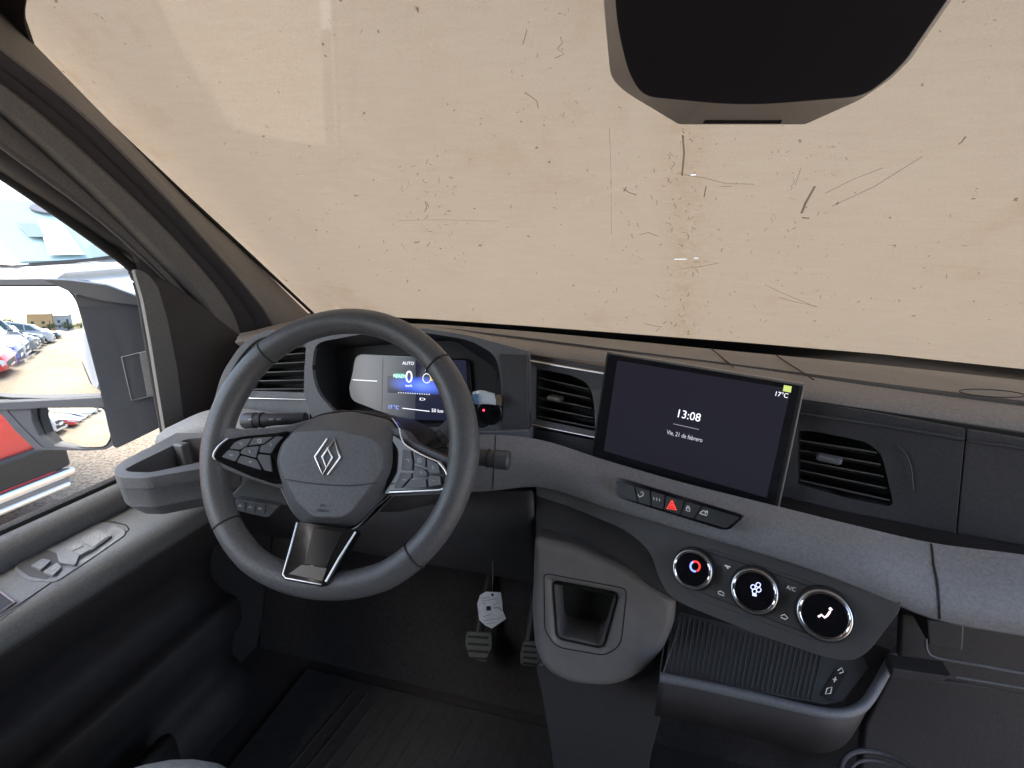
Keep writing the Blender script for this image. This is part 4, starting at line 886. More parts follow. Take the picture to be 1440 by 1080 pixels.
loft('groove', [mid(k1, k2, .06), mid(k1, k2, .5, Vector((-.012, .006, 0))), k2], mat('dark pillar band', (.055, .05, .056), .8, grain=.5), pil, n=40, smooth=40, thick=.003)  # band between the ridges, darker in tone than the trim
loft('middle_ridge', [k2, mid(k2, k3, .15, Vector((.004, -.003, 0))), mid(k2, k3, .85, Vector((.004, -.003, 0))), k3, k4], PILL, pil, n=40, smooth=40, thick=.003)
loft('outer_ridge', [k4, mid(k4, k5, .2), mid(k4, k5, .85, Vector((.004, 0, 0))), k5], PILL, pil, n=40, smooth=40, thick=.003)
k7 = pr([(-340, 16, -.905), (-220, 112, -.905), (-100, 178, -.905), (0, 246, -.905), (150, 348, -.905), (205, 400, -.905), (250, 610, -.905)], 0)
loft('door_frame', [k5, k6, k7], mat('dark door frame', (.045, .042, .045), .6, grain=.3), pil, n=40, smooth=40, thick=.003)
bm = bmesh.new(); tube(bm, [p+Vector((.004, -.004, 0)) for p in cat(k5, 5)], .0022, 8); link('bead', bm, LGREY, pil, smooth=80)
panel('corner_trim', rnd([(-300, -120), (70, -140), (38, -10), (32, 22), (40, 56), (62, 90), (20, 62), (-60, 10)], [0, 0, 30, 20, 20, 0, 0, 0]), WS.off(.010), mat('dark corner trim', (.03, .026, .028), .7), pil, thick=.004, bev=.001)
# foot of the pillar, between dash end and door
PB = Plane(Vector((-.866, .72, .8)), n=(.95, -.31, 0))
panel('pillar_foot', rnd([(204, 386), (232, 392), (268, 416), (305, 446), (344, 476), (340, 520), (310, 570), (300, 620), (246, 640), (232, 590), (220, 500)], 12), PB, mat('dark pillar foot', (.06, .053, .055), .75, grain=.6, gscale=900, var=.17, vscale=300), pil, thick=.02, bev=.008, seg=3)
panel('pale_reveal', rnd([(188, 377), (206, 383), (222, 402), (236, 450), (250, 520), (260, 600), (252, 640), (238, 640), (228, 580), (212, 480), (201, 420)], 8), PB.off(.004), mat('pale reveal', (.15, .15, .148), .5, grain=.3, var=.12, vscale=300), pil, thick=.014, bev=.006, seg=4)

# ================================================================== driver door
XD = -.9
dr = thing('driver_door', 'grey driver door with armrest, window switches and clear side glass', 'door', (XD, .3, 0))
Y0, Y1 = -.95, .705
def ext(name, prof, m, y0=Y0, y1=Y1, parent=dr, smooth=50, thick=0, nn=24):
    bm = bmesh.new(); prev = None
    for j in range(nn+1):
        y = y0+(y1-y0)*j/nn; row = [bm.verts.new((x, y, z)) for x, z in prof]
        if prev:
            for i in range(len(prof)-1): bm.faces.new((prev[i], prev[i+1], row[i+1], row[i]))
        prev = row
    o = link(name, bm, m, parent, smooth=smooth)
    s = o.modifiers.new('s', 'SOLIDIFY'); s.thickness = .003; s.offset = 0
    return o
def arc2(pts, n=5): return [(p.x, p.y) for p in cat(pts, n)]
ext('sill', arc2([(-.905, .600), (-.893, .612), (-.876, .609), (-.866, .596), (-.866, .578), (-.872, .560)]), DOORG)
ext('sill_seal', [(-.912, .602), (-.905, .618), (-.897, .618), (-.893, .610)], RUB)
ext('armrest', arc2([(-.885, .572), (-.86, .5715), (-.80, .572), (-.768, .572), (-.752, .567), (-.744, .556), (-.744, .543), (-.752, .532)]), DOORG)
ext('gap_liner', [(-.872, .565), (-.884, .560), (-.888, .573)], BLACK)
LOWD = mat('dark lower door', (.026, .023, .024), .6, grain=.4, gscale=500, var=.15, vscale=30)
ext('lower_panel', arc2([(-.752, .534), (-.768, .49), (-.805, .44), (-.835, .41), (-.848, .35), (-.822, .318), (-.796, .310), (-.786, .298), (-.79, .25), (-.82, .20), (-.83, .15), (-.80, .12), (-.79, .08), (-.81, .02), (-.83, -.04)], 4), LOWD)
ext('pocket_wall', arc2([(-.79, .17), (-.765, .185), (-.755, .165), (-.76, .06), (-.78, -.03)]), LOWD, y1=.5)
ext('outer_skin', [(-.915, .600), (-.985, .56), (-1.02, .3), (-1.02, -.30)], mat('white van paint', (.72, .73, .74), .3, coat=.5))
AR = Plane(Vector((-.8, .4, .572)), n=(0, 0, 1))
# a line along the armrest, switch island and its keys
strip('armrest_seam', [(-60, 907), (0, 868), (100, 800), (176, 750), (181, 744), (177, 738), (160, 734), (138, 733)], AR, 2, BLACK, dr, off=.0022, thick=.0006)
isl = rnd([(15, 797), (60, 770), (130, 734), (152, 733), (177, 745), (176, 752), (130, 784), (78, 818), (35, 815)], [14, 4, 12, 8, 6, 6, 4, 10, 10], 4)
panel('switch_island', isl, AR, LGREY, dr, off=.0035, thick=.005, bev=.001)
KEYM = mat('door key grey', (.15, .155, .165), .42, grain=.2)
q_ = panel('switch_block', rnd([(78, 773), (135, 743), (158, 752), (129, 773), (111, 781), (106, 794), (83, 791)], 3), AR, LGREY, dr, off=.0075, thick=.007, bev=.002, seg=3)
panel('key', rnd([(112, 760), (133, 745.5), (154, 752.5), (131, 769)], 2), AR, KEYM, q_, off=.0085, thick=.002, bev=.0008)
panel('key', rnd([(90, 770), (109, 762), (118, 767), (101, 775)], 2), AR, KEYM, q_, off=.0085, thick=.002, bev=.0008)
panel('key', rnd([(102, 776), (119, 768), (128, 772), (113, 780)], 2), AR, KEYM, q_, off=.0085, thick=.002, bev=.0008)
for pk in ([(43, 795), (60, 785), (72, 788), (57, 801)], [(60, 804), (80, 791), (87, 797), (74, 809)]):
    k_ = panel('window_key', rnd(pk, 2), AR, KEYM, dr, off=.0075, thick=.006, bev=.0016, seg=3)
    cx, cy = sum(p[0] for p in pk)/4, sum(p[1] for p in pk)/4; strip('symbol', [(cx-2, cy+1), (cx+3, cy-1.5)], AR, 1.6, GREYP, k_, off=.0079, thick=.0003)
panel('key_well', rnd([(22, 797), (66, 773), (84, 780), (88, 797), (66, 815), (42, 811)], 5), AR, mat('well grey', (.05, .05, .052), .6), dr, off=.0038, thick=.001, bev=0)
for a in ([(103, 768), (106, 771)], [(116, 773), (119, 774)], [(126, 752), (124, 757)], [(138, 752), (139, 757)]): strip('symbol', a, AR, 1.6, GREYP, dr, off=.0089, thick=.0003)
panel('pull_cup', rnd([(-60, 842), (-2, 832), (20, 848), (-60, 895)], 3), AR, BLACK, dr, off=.003, thick=.003, bev=.0008)
strip('cup_edge', [(-40, 834), (-2, 830), (21, 847), (-20, 874)], AR, 3, mat('pale plum edge', (.2, .17, .2), .4), dr, off=.0035, thick=.001)
# glass and its frame
GLP = Plane(Vector((XD-.002, 0, 0)), n=(1, 0, 0))
bm = bmesh.new(); gp = [(XD-.004, -.40, .60), (XD-.004, .70, .60), (XD-.004, .725, .74), (XD-.004, .715, .99), (XD-.004, .45, 1.20), (XD-.004, .20, 1.32), (XD-.004, -.40, 1.36)]
prism(bm, [Vector(p) for p in gp], Vector((1, 0, 0)), .004); link('window_glass', bm, CLEAR, dr)
bm = bmesh.new(); tube(bm, cat([PXx(238, 640, XD+.004), PXx(231, 600, XD+.004), PXx(222, 550, XD+.004), PXx(207, 460, XD+.004), PXx(199, 415, XD+.004), PXx(190, 388, XD+.004), PXx(178, 370, XD+.004), PXx(100, 312, XD+.004), PXx(0, 243, XD+.004), PXx(-200, 110, XD+.004)], 5), .0085, 10)
link('window_seal', bm, RUB, dr, smooth=80)
bm = bmesh.new(); box(bm, (XD-.01, -.62, 1.0), (.03, .46, .82)); link('rear_frame', bm, DOORG, dr)
bm = bmesh.new(); prism(bm, [Vector((XD-.03, -.85, 1.33)), Vector((XD-.03, .20, 1.30)), Vector((XD-.03, .47, 1.18)), Vector((XD-.03, .52, 1.30)), Vector((XD-.03, .50, 1.50)), Vector((XD-.03, -.85, 1.5))], Vector((1, 0, 0)), .03)
link('upper_frame', bm, DOORG, dr)

# right pillar and roof header, mirrored roughly from the left
rp = thing('right_pillar', 'ridged grey trim of the passenger side front pillar', 'pillar trim', (.98, .8, .85))
bm = bmesh.new(); tube(bm, [Vector((.98, 1.08, .78)), Vector((.97, .86, 1.0)), Vector((.95, .60, 1.26)), Vector((.93, .44, 1.44))], .06, 12, flat=.6); link('trim', bm, PILL, rp, smooth=80)
bm = bmesh.new(); box(bm, (1.03, .86, .70), (.06, .30, .50)); link('foot', bm, DARK, rp, bev=.01)

# ================================================================== door mirror
mr = thing('door_mirror', 'large dark grey van door mirror with a flat glass above a wide angle glass', 'mirror', PXx(150, 600, -1.1))
MH = mat('mirror housing grey', (.036, .04, .054), .5, grain=.3, gscale=500)
def sphere_of(vp, x, rad):
    d = ray(*vp).normalized(); n = (Vector((0, -1, 0))-d).normalized(); M0 = PXx(*vp, x); return M0-n*rad, rad, n, M0
def sph(px, py, S, rad):
    d = ray(px, py).normalized(); oc = CAM-S; b_ = oc.dot(d); c = oc.dot(oc)-rad*rad; q = b_*b_-c
    return CAM+d*(-b_-math.sqrt(q))
def mirror_glass(name, poly, S, rad, m):
    cx = sum(p[0] for p in poly)/len(poly); cy = sum(p[1] for p in poly)/len(poly); bm = bmesh.new(); rows = []
    for s in (1, .9, .75, .6, .45, .3, .15): rows.append([bm.verts.new(sph(cx+(x-cx)*s, cy+(y-cy)*s, S, rad)) for x, y in poly])
    c = bm.verts.new(sph(cx, cy, S, rad)); k = len(poly)
    for A, B in zip(rows, rows[1:]):
        for j in range(k): bm.faces.new((A[j], A[(j+1) % k], B[(j+1) % k], B[j]))
    for j in range(k): bm.faces.new((rows[-1][j], rows[-1][(j+1) % k], c))
    return link(name, bm, m, mr, smooth=180)
S1, R1_, n1_, M1 = sphere_of((104, 460), -1.19, 1.2)
up_poly = rnd([(-60, 400), (0, 403), (90, 403), (106, 420), (118, 460), (142, 552), (141, 557), (70, 561), (5, 564), (-60, 570)], [10, 0, 12, 14, 10, 6, 4, 0, 6, 20], 4)
mirror_glass('main_glass', up_poly, S1, R1_, MIRR)
S2, R2_, n2_, M2 = sphere_of((150, 574), -1.15, .45)
lo_poly = rnd([(42, 575), (60, 573), (145, 573), (152, 590), (156, 615), (148, 628), (120, 629), (75, 625), (55, 612), (44, 590)], 7, 4)
mirror_glass('wide_angle_glass', lo_poly, S2, R2_, MIRR)
MP = Plane(M1, n=n1_)
# housing: rim round the glasses, body behind, arm towards the door
hb = [(-70, 394), (60, 392), (92, 394), (108, 408), (122, 455), (146, 550), (152, 575), (159, 600), (161, 622), (152, 632), (120, 634), (50, 632), (20, 604), (0, 580), (-70, 578)]
bm = bmesh.new(); hole = [(x+(x-60)*.015, y+(y-480)*.015) for x, y in up_poly]
ringpanel('rim', rnd(hb, 8, 3), rnd([(-62, 399), (0, 401), (92, 401), (108, 419), (120, 458), (145, 553), (158, 618), (148, 630), (120, 631), (60, 630), (30, 600), (0, 567), (-62, 572)], 6, 3), MP, MH, mr, off=.004, thick=.09, bev=.003, c=(70, 480))
panel('divider', [(-70, 566), (0, 565), (70, 562), (143, 558), (150, 574), (60, 574), (40, 576), (0, 578), (-70, 582)], MP, MH, mr, off=.006, thick=.02, bev=.003, seg=3)
panel('lower_cheek', [(0, 576), (44, 574), (46, 592), (56, 613), (76, 626), (120, 631), (50, 634), (20, 606)], MP, MH, mr, off=.002, thick=.02, bev=.003)
bm = bmesh.new(); back = [MP.at(x, y, -.085) for x, y in rnd(hb, 8, 3)]
cen = sum(back, Vector())/len(back); L0 = [bm.verts.new(p) for p in back]; L1 = [bm.verts.new(cen+(p-cen)*.93-MP.n*.09) for p in back]; L2 = [bm.verts.new(cen+(p-cen)*.6-MP.n*.14) for p in back]; k = len(back)
for A, B in ((L0, L1), (L1, L2)):
    for j in range(k): bm.faces.new((A[j], A[(j+1) % k], B[(j+1) % k], B[j]))
bm.faces.new(L0); bm.faces.new(L2); link('shell', bm, MH, mr, smooth=60)
# the wide inner cheek seen through the window
IC = Plane(PXx(180, 520, -1.06), n=Vector((.80, -.60, 0)))
ck = rnd([(104, 414), (196, 428), (214, 480), (236, 596), (160, 633), (152, 600), (140, 545), (118, 455)], [6, 6, 10, 4, 10, 10, 4, 4], 4)
panel('inner_cheek', ck, IC, MH, mr, thick=.06, bev=.004, seg=3)
panel('top_cap', rnd([(60, 393), (95, 394), (150, 401), (193, 417), (200, 430), (150, 424), (104, 413)], 6), IC, mat('mirror cap grey', (.07, .075, .09), .45, grain=.2), mr, off=.004, thick=.05, bev=.004, seg=3)
panel('hinge_plate', [(171, 503), (206, 494), (217, 555), (185, 563)], IC, MH, mr, off=.002, thick=.003, bev=.0008)
strip('hinge_line', [(206, 494), (171, 502), (185, 563), (217, 556)], IC, 1.6, LGREY, mr, off=.0025, thick=.0008)
panel('hinge_light', [(196, 497), (206, 494), (217, 555), (207, 557)], IC, LGREY, mr, off=.0035, thick=.002, bev=.0005)

# ================================================================== own van flank (seen in the mirror)
vf = thing('van_side', 'white flank of the van itself stretching back beside the sandy lane', 'van side', (-1.0, -2.5, GROUND))
VW = mat('white van paint', (.72, .73, .74), .3, coat=.5)
bm = bmesh.new(); prof = [(-1.0, -.36), (-1.02, .0), (-1.02, .6), (-.98, 1.2), (-.93, 1.6), (-.80, 1.75)]
rows = [[bm.verts.new((x, y, z)) for x, z in prof] for y in (-.97, -2.5, -4.2)]
for A, B in zip(rows, rows[1:]):
    for i in range(len(prof)-1): bm.faces.new((A[i], A[i+1], B[i+1], B[i]))
o = link('side_panel', bm, VW, vf, smooth=60); s = o.modifiers.new('s', 'SOLIDIFY'); s.thickness = .02; s.offset = 1
bm = bmesh.new(); box(bm, (-.98, -2.0, -.36), (.06, 4.6, .13)); link('dark_sill', bm, RUB, vf, bev=.008)
bm = bmesh.new(); box(bm, (-1.035, -2.5, -.02), (.03, 3.0, .10)); link('rub_strip', bm, RUB, vf, bev=.008)
bm = bmesh.new(); disc(bm, (-.86, -3.3, GROUND+.34), (-1, 0, 0), .34, .22); w_ = link('wheel', bm, RUB, vf, bev=.02)
bm = bmesh.new(); box(bm, (0.02, -2.6, 1.78), (1.7, 3.4, .05)); link('roof', bm, VW, vf)
bm = bmesh.new(); box(bm, (.1, .22, 1.56), (2.0, .66, .05)); bmesh.ops.rotate(bm, cent=(.1, .22, 1.56), matrix=Matrix.Rotation(R(-14), 3, 'X'), verts=bm.verts); 
bm.free()

# ================================================================== parked vehicles
TYRE = mat('tyre rubber', (.02, .02, .021), .85); RIMM = mat('alloy rim', (.45, .46, .47), .35, .8)
CGL = mat('tinted car glass', (.05, .07, .075), .06, spec=.8); GRL = mat('car grille black', (.015, .015, .016), .5); LAMP = mat('headlamp glass', (.65, .68, .7), .1, coat=.5)
def car_proto(kind, hgt, ln, wd, nose_h, cab):
    """parts in local coordinates, x forward, origin on the ground under the middle; returns {name: [(bm, material)]}"""
    L2, W = ln/2, wd/2; parts = []
    bm = bmesh.new(); st = []
    hood0 = cab['ws_base']; belt = cab['belt']
    for x, wf, top in [(-L2, .80, belt*.80), (-L2+.06, .93, belt*.93), (-L2+.35, 1, belt), (-.5, 1, belt), (hood0-.05, 1, belt), (hood0+.02, 1, belt*.985), ((hood0+L2)*.55, .985, (belt+nose_h)/2+.02), (L2-.40, .96, nose_h+.03), (L2-.15, .90, nose_h-.03), (L2-.03, .80, nose_h-.16), (L2, .72, nose_h-.30)]:
        zb = .22 if abs(x) < L2-.3 else .26
        w_ = W*wf; ring = [(-1, zb), (-1.0, zb+.10), (-1.01, zb+(top-zb)*.55), (-.96, top-.05), (-.86, top), (0, top+.025), (.86, top), (.96, top-.05), (1.01, zb+(top-zb)*.55), (1.0, zb+.10), (1, zb)]
        ring = [(max(-1.01, min(1.01, a))*w_, b_) for a, b_ in ring]
        st.append([bm.verts.new((x, a, b_)) for a, b_ in ring])
    for A, B in zip(st, st[1:]):
        for i in range(len(A)): bm.faces.new((A[i], A[(i+1) % len(A)], B[(i+1) % len(A)], B[i]))
    bm.faces.new(st[0]); bm.faces.new(st[-1]); parts.append(('body', bm, 'paint', 40))
    bm = bmesh.new(); prof = cab['prof']; rwd = cab['roof_w']*W; top = max(z for _, z in prof)
    def hw(z): return W*.95+(rwd-W*.95)*max(0, (z-belt)/(top-belt))
    LL = [bm.verts.new((x, hw(z), z)) for x, z in prof]; RR = [bm.verts.new((x, -hw(z), z)) for x, z in prof]; k = len(prof)
    for i in range(k-1): bm.faces.new((LL[i], LL[i+1], RR[i+1], RR[i]))
    bm.faces.new(LL[::-1]); bm.faces.new(RR); parts.append(('cabin', bm, 'paint', 30))
    def wsp(s, u):   # point on the windshield: s up, u across
        xb = cab['prof'][-1][0]; x = xb+(cab['ws_top'][0]-xb)*s; z = belt+(cab['ws_top'][1]-belt)*s; return Vector((x+.016, hw(z)*u*.93, z+.012))
    bm = bmesh.new(); prism(bm, [wsp(.03, -1), wsp(.03, 1), wsp(.93, 1), wsp(.93, -1)], Vector((1, 0, .6)).normalized(), .01); parts.append(('windshield', bm, CGL if kind != 'bigvan' else mat('van glass painted sky', (.30, .42, .43), .05, spec=.8), 30))  # big van: pale teal base colour stands in for reflected sky
    for sgn in (1, -1):
        for q in cab['side']:
            bm = bmesh.new(); prism(bm, [Vector((x, sgn*(hw(z)+.006), z)) for x, z in q], Vector((0, sgn, 0)), .012); parts.append(('side_window', bm, CGL, 30))
        for wx in (L2*.62, -L2*.60):
            r = cab.get('wheel', .33)
            bm = bmesh.new(); disc(bm, (wx, sgn*(W+.004), r+.03), (0, sgn, 0), r+.06, .05, 28); parts.append(('wheel_arch', bm, GRL, 30))
            bm = bmesh.new(); disc(bm, (wx, sgn*(W+.012), r), (0, sgn, 0), r, .20, 28); parts.append(('wheel', bm, TYRE, 30))
            bm = bmesh.new(); disc(bm, (wx, sgn*(W+.018), r), (0, sgn, 0), r*.66, .02, 20)
            parts.append(('rim', bm, RIMM, 30))
        bm = bmesh.new(); zt = nose_h-.08
        prism(bm, [Vector((L2-.012, sgn*W*.74, zt-.15)), Vector((L2-.03, sgn*W*.78, zt-.06)), Vector((L2-.20, sgn*W*.915, zt-.02)), Vector((L2-.26, sgn*W*.955, zt-.10)), Vector((L2-.10, sgn*W*.86, zt-.17))], Vector((.8, sgn*.5, .2)).normalized(), .03); parts.append(('headlight', bm, LAMP, 30))
        bm = bmesh.new(); box(bm, (cab['ws_base']-.15, sgn*(W+.10), belt+.07), (.12, .2, .14)); parts.append(('door_mirror', bm, 'paint', 30))
    bm = bmesh.new(); prism(bm, [Vector((L2+.012, -W*.55, nose_h-.30)), Vector((L2+.012, W*.55, nose_h-.30)), Vector((L2-.02, W*.62, nose_h-.18)), Vector((L2-.02, -W*.62, nose_h-.18))], Vector((1, 0, .2)).normalized(), .03); parts.append(('grille', bm, GRL, 30))
    bm = bmesh.new(); box(bm, (L2-.02, 0, .38), (.08, W*1.35, .13)); parts.append(('lower_grille', bm, GRL, 30))
    bm = bmesh.new(); box(bm, (L2-.05, 0, .27), (.16, W*1.62, .09)); parts.append(('bumper', bm, 'paint', 30))
    bm = bmesh.new(); box(bm, (L2+.03, 0, .47), (.012, .46, .10)); parts.append(('number_plate', bm, WHITE, 30))
    return parts
K = {}
K['hatch'] = car_proto('hatch', 1.45, 4.1, 1.76, .80, dict(ws_base=.75, belt=.93, ws_top=(.02, 1.42), roof_w=.72, prof=[(-2.0, .93), (-1.75, 1.30), (-1.45, 1.44), (-.6, 1.47), (.02, 1.42), (.78, .93)], side=[[(.50, .97), (.0, 1.33), (-.45, 1.37), (-.45, .96)], [(-.52, .96), (-.52, 1.37), (-1.2, 1.34), (-1.45, 1.0)]]))
K['suv'] = car_proto('suv', 1.65, 4.4, 1.84, .95, dict(ws_base=.80, belt=1.05, ws_top=(.10, 1.58), roof_w=.74, wheel=.37, prof=[(-2.15, 1.05), (-1.95, 1.42), (-1.7, 1.60), (-.6, 1.66), (.10, 1.58), (.85, 1.05)], side=[[(.55, 1.09), (.05, 1.50), (-.45, 1.55), (-.45, 1.08)], [(-.52, 1.08), (-.52, 1.55), (-1.35, 1.50), (-1.65, 1.12)]]))
K['van'] = car_proto('van', 2.0, 5.1, 1.95, 1.10, dict(ws_base=1.55, belt=1.25, ws_top=(.85, 1.90), roof_w=.86, wheel=.35, prof=[(-2.5, 1.25), (-2.45, 1.93), (-1.5, 1.98), (.3, 1.98), (.85, 1.90), (1.6, 1.25)], side=[[(1.3, 1.29), (.85, 1.75), (.45, 1.80), (.45, 1.27)], [(.35, 1.27), (.35, 1.82), (-.9, 1.82), (-.9, 1.3)], [(-1.0, 1.3), (-1.0, 1.82), (-2.3, 1.80), (-2.3, 1.3)]]))
K['bigvan'] = car_proto('bigvan', 2.4, 5.6, 2.05, 1.22, dict(ws_base=1.95, belt=1.40, ws_top=(1.25, 2.16), roof_w=.86, wheel=.36, prof=[(-2.75, 1.40), (-2.7, 2.36), (-1.5, 2.42), (.5, 2.42), (1.0, 2.34), (1.25, 2.16), (2.0, 1.40)], side=[[(1.65, 1.45), (1.2, 2.0), (.7, 2.05), (.7, 1.43)]]))
SHARED = {}
def car(kind, name, label, cat_, paint, nose, y, rz=0, group=None):
    lnn = {'hatch': 4.1, 'suv': 4.4, 'van': 5.1, 'bigvan': 5.6}[kind]
    root = thing(name, label, cat_, (nose-lnn/2, y, GROUND), group); root.rotation_euler.z = R(rz)
    objs = {}; last = None
    for i, (nm, bm, m, sm_) in enumerate(K[kind]):
        if (kind, i) not in SHARED:
            b2 = bm.copy(); bmesh.ops.recalc_face_normals(b2, faces=b2.faces); me = bpy.data.meshes.new(nm); b2.to_mesh(me); b2.free()
            me.materials.append(m if m != 'paint' else VW); me.shade_smooth(); me.set_sharp_from_angle(angle=R(sm_)); SHARED[(kind, i)] = me
        o = bpy.data.objects.new(nm, SHARED[(kind, i)]); COL.objects.link(o)
        o.parent = last if nm == 'rim' else root
        if nm == 'wheel': last = o
        if m == 'paint': o.material_slots[0].link = 'OBJECT'; o.material_slots[0].material = paint
        ORG[o.name] = Vector((0, 0, 0))
        if nm in ('body', 'cabin'):
            bv = o.modifiers.new('b', 'BEVEL'); bv.width = .04; bv.segments = 2; bv.limit_method = 'ANGLE'; bv.angle_limit = R(30)
    return root
def paint(n, c, r=.25): return mat('car paint '+n, c, r, coat=.7)
PR, PW, PB_, PG, PD, PS = paint('red', (.55, .035, .03)), paint('white', (.58, .59, .60)), paint('blue', (.03, .06, .35)), paint('grey', (.22, .23, .25)), paint('dark', (.05, .055, .065)), paint('silver', (.45, .46, .47))
GRP = 'cars parked in a row along the sandy lane'
car('suv', 'red_car', 'red car with a chrome bumper bar under the door mirror', 'car', PR, -3.45, 1.22, 0)
car('bigvan', 'white_van', 'large white van with its windshield seen beyond the door mirror', 'van', VW, -5.9, 4.95)
row = [('hatch', 'white_car', 'white hatchback at the front of the reflected row', PW, -3.6), ('hatch', 'red_car', 'red hatchback reflected behind the white hatchback', PR, -5.9), ('hatch', 'blue_car', 'blue hatchback reflected behind the red hatchback', PB_, -8.0),
       ('hatch', 'white_car', 'white hatchback reflected beside the grey crossover', PW, -10.1), ('suv', 'grey_car', 'grey crossover with large wheels reflected in the mirror', PG, -12.5), ('hatch', 'silver_car', 'silver hatchback reflected behind the grey crossover', PS, -14.9), ('suv', 'dark_car', 'dark car reflected beside the white passenger van', PD, -17.2)]
for kind, nm, lab, p_, y in row: car(kind, nm, lab, 'car', p_, -3.6+random.uniform(-.2, .2), y, random.uniform(-1.5, 1.5), GRP)
car('van', 'passenger_van', 'white passenger van with long side windows reflected in the mirror', 'van', PW, -3.2, -20.0, 0)
for i, (p_, y) in enumerate(((PS, -22), (PW, -24.5), (PD, -27), (PW, -29.5), (PS, -32))): car('hatch', 'far_car', 'small distant car at the far end of the parked row', 'car', p_, -3.4+random.uniform(-.4, .4), y, 0, 'distant parked cars')
# chrome bar and mesh on the red car's front
rc = [o for o in COL.objects if o.name == 'red_car'][0]
for nm_, bx_, m_ in (('chrome_bar', ((2.25, 0, .27), (.05, 1.66, .05)), CHROME), ('chrome_bar', ((2.23, 0, .19), (.05, 1.6, .04)), CHROME), ('front_grille', ((2.185, 0, .385), (.12, 1.66, .17)), GRL), ('lower_guard', ((2.19, 0, .23), (.10, 1.62, .12)), mat('grey guard', (.2, .2, .21), .6))):
    bm = bmesh.new(); box(bm, *bx_); me = bpy.data.meshes.new(nm_); bm.to_mesh(me); bm.free(); me.materials.append(m_)
    o = bpy.data.objects.new(nm_, me); COL.objects.link(o); o.parent = rc; bv = o.modifiers.new('b', 'BEVEL'); bv.width = .02; bv.segments = 3
# wiper on the white van
wv = [o for o in COL.objects if o.name == 'white_van'][0]
bm = bmesh.new(); tube(bm, [Vector((2.06, -.85, 1.40)), Vector((2.05, -.2, 1.43)), Vector((2.02, .55, 1.50))], .022, 6); me = bpy.data.meshes.new('wiper'); bm.to_mesh(me); bm.free(); me.materials.append(GRL)
o = bpy.data.objects.new('wiper', me); COL.objects.link(o); o.parent = wv

def wv_part(nm_, pts, m_, th=.02):
    bm = bmesh.new(); prism(bm, [Vector((2.0-.75*s_+.045, u, 1.40+.76*s_+.035)) for s_, u in pts], Vector((.71, 0, .70)), th); me = bpy.data.meshes.new(nm_); bmesh.ops.recalc_face_normals(bm, faces=bm.faces); bm.to_mesh(me); bm.free(); me.materials.append(m_)
    o = bpy.data.objects.new(nm_, me); COL.objects.link(o); o.parent = wv
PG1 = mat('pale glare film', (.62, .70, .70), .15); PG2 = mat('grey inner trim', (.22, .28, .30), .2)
wv_part('rear_view_mirror', [(.80+.07*math.sin(a), -.15+.17*math.cos(a)) for a in [j*math.pi/8 for j in range(16)]], mat('van mirror grey', (.2, .2, .22), .3))
wv_part('windshield_sticker', [(.35, -.62), (.55, -.60), (.55, -.42), (.35, -.45)], PG2, .004)
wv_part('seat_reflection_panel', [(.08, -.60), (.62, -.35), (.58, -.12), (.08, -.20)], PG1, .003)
wv_part('dash_panel', [(.03, -.12), (.22, -.05), (.30, .35), (.22, .80), (.03, .85)], PG2, .003)
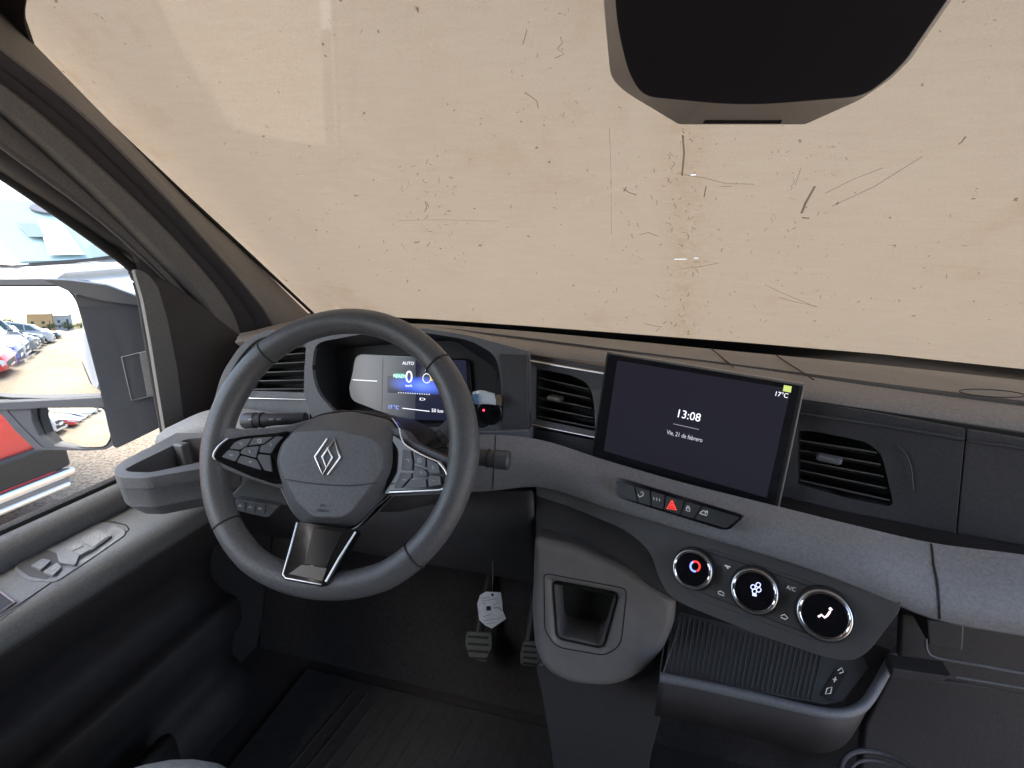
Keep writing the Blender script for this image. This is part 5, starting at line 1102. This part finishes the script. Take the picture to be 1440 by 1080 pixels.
# ================================================================== far backdrop seen in the mirror
def building(name, label, cx, cy, sx, sy, h, col, rows_, cols_):
    b_ = thing(name, label, 'building', (cx, cy, GROUND))
    bm = bmesh.new(); box(bm, (cx, cy, GROUND+h/2), (sx, sy, h)); link('wall', bm, mat('plaster '+name+str(cx), col, .9, var=.08, vscale=.6), b_)
    bm = bmesh.new(); box(bm, (cx, cy, GROUND+h+.15), (sx+.5, sy+.5, .3)); link('roof', bm, mat('roof slab', (.25, .2, .18), .9), b_)
    for i in range(rows_):
        for j in range(cols_):
            bm = bmesh.new(); box(bm, (cx-sx/2+(j+.5)*sx/cols_, cy+sy/2+.02, GROUND+1.6+i*3), (1.2, .1, 1.5)); link('window', bm, CGL, b_)
building('ochre_house', 'ochre plaster house behind the far end of the car row', -17, -118, 12, 8, 9, (.55, .36, .18), 2, 3)
building('grey_house', 'low grey house beside the ochre house far behind', -6, -120, 9, 7, 7.5, (.4, .42, .45), 2, 2)
def tree(name, label, cx, cy, h, rx):
    t_ = thing(name, label, 'tree', (cx, cy, GROUND), 'trees along the far edge of the yard')
    bm = bmesh.new(); tube(bm, [Vector((cx, cy, GROUND)), Vector((cx+.1, cy, GROUND+h*.5)), Vector((cx, cy+.1, GROUND+h*.8))], [.22, .16, .05], 8); link('trunk', bm, mat('bark', (.10, .07, .05), .95), t_)
    bm = bmesh.new()
    for i in range(420):
        a = random.uniform(0, 6.283); u = random.uniform(-1, 1); rr = random.uniform(.35, 1)**.5*(1+.25*math.sin(3*a)+.2*math.cos(5*u)); q = math.sqrt(1-u*u)
        c = Vector((cx+rx*rr*q*math.cos(a), cy+rx*rr*q*math.sin(a), GROUND+h*.62+h*.38*rr*u)); s_ = random.uniform(.2, .45)
        e1 = Vector([random.uniform(-1, 1) for _ in range(3)]).normalized(); e2 = e1.orthogonal().normalized()
        bm.faces.new([bm.verts.new(c+e1*s_), bm.verts.new(c+e2*s_*.6), bm.verts.new(c-e1*s_), bm.verts.new(c-e2*s_*.6)])
    link('crown', bm, mat('tree leaves', (.06, .085, .03), .8, var=.4, vscale=.8), t_, smooth=0)
for i, (x, y, h, rx) in enumerate(((-48, -106, 6.2, 5), (-38, -104, 5.4, 4.6), (-29, -102, 5.8, 4), (-58, -110, 6.5, 5.5), (-12, -104, 3.6, 3.4), (-4, -106, 3.8, 3.6), (3, -100, 4.2, 4))):
    tree('leafy_tree', ['broad olive green tree behind the parked row beyond the silver car', 'rounded olive green tree between two taller trees behind the yard', 'low olive green tree just outside the ochre house', 'tallest olive green tree far out along the yard edge', 'small bushy tree in front of the ochre house', 'small bushy tree in front of the grey house', 'green tree at the van side end of the yard edge'][i], x, y, h, rx)
# white vehicles on the far side of the lane, behind the van
car('hatch', 'white_car', 'white car parked behind the van at the end of the lane', 'car', PW, -8.5, -44, -80)
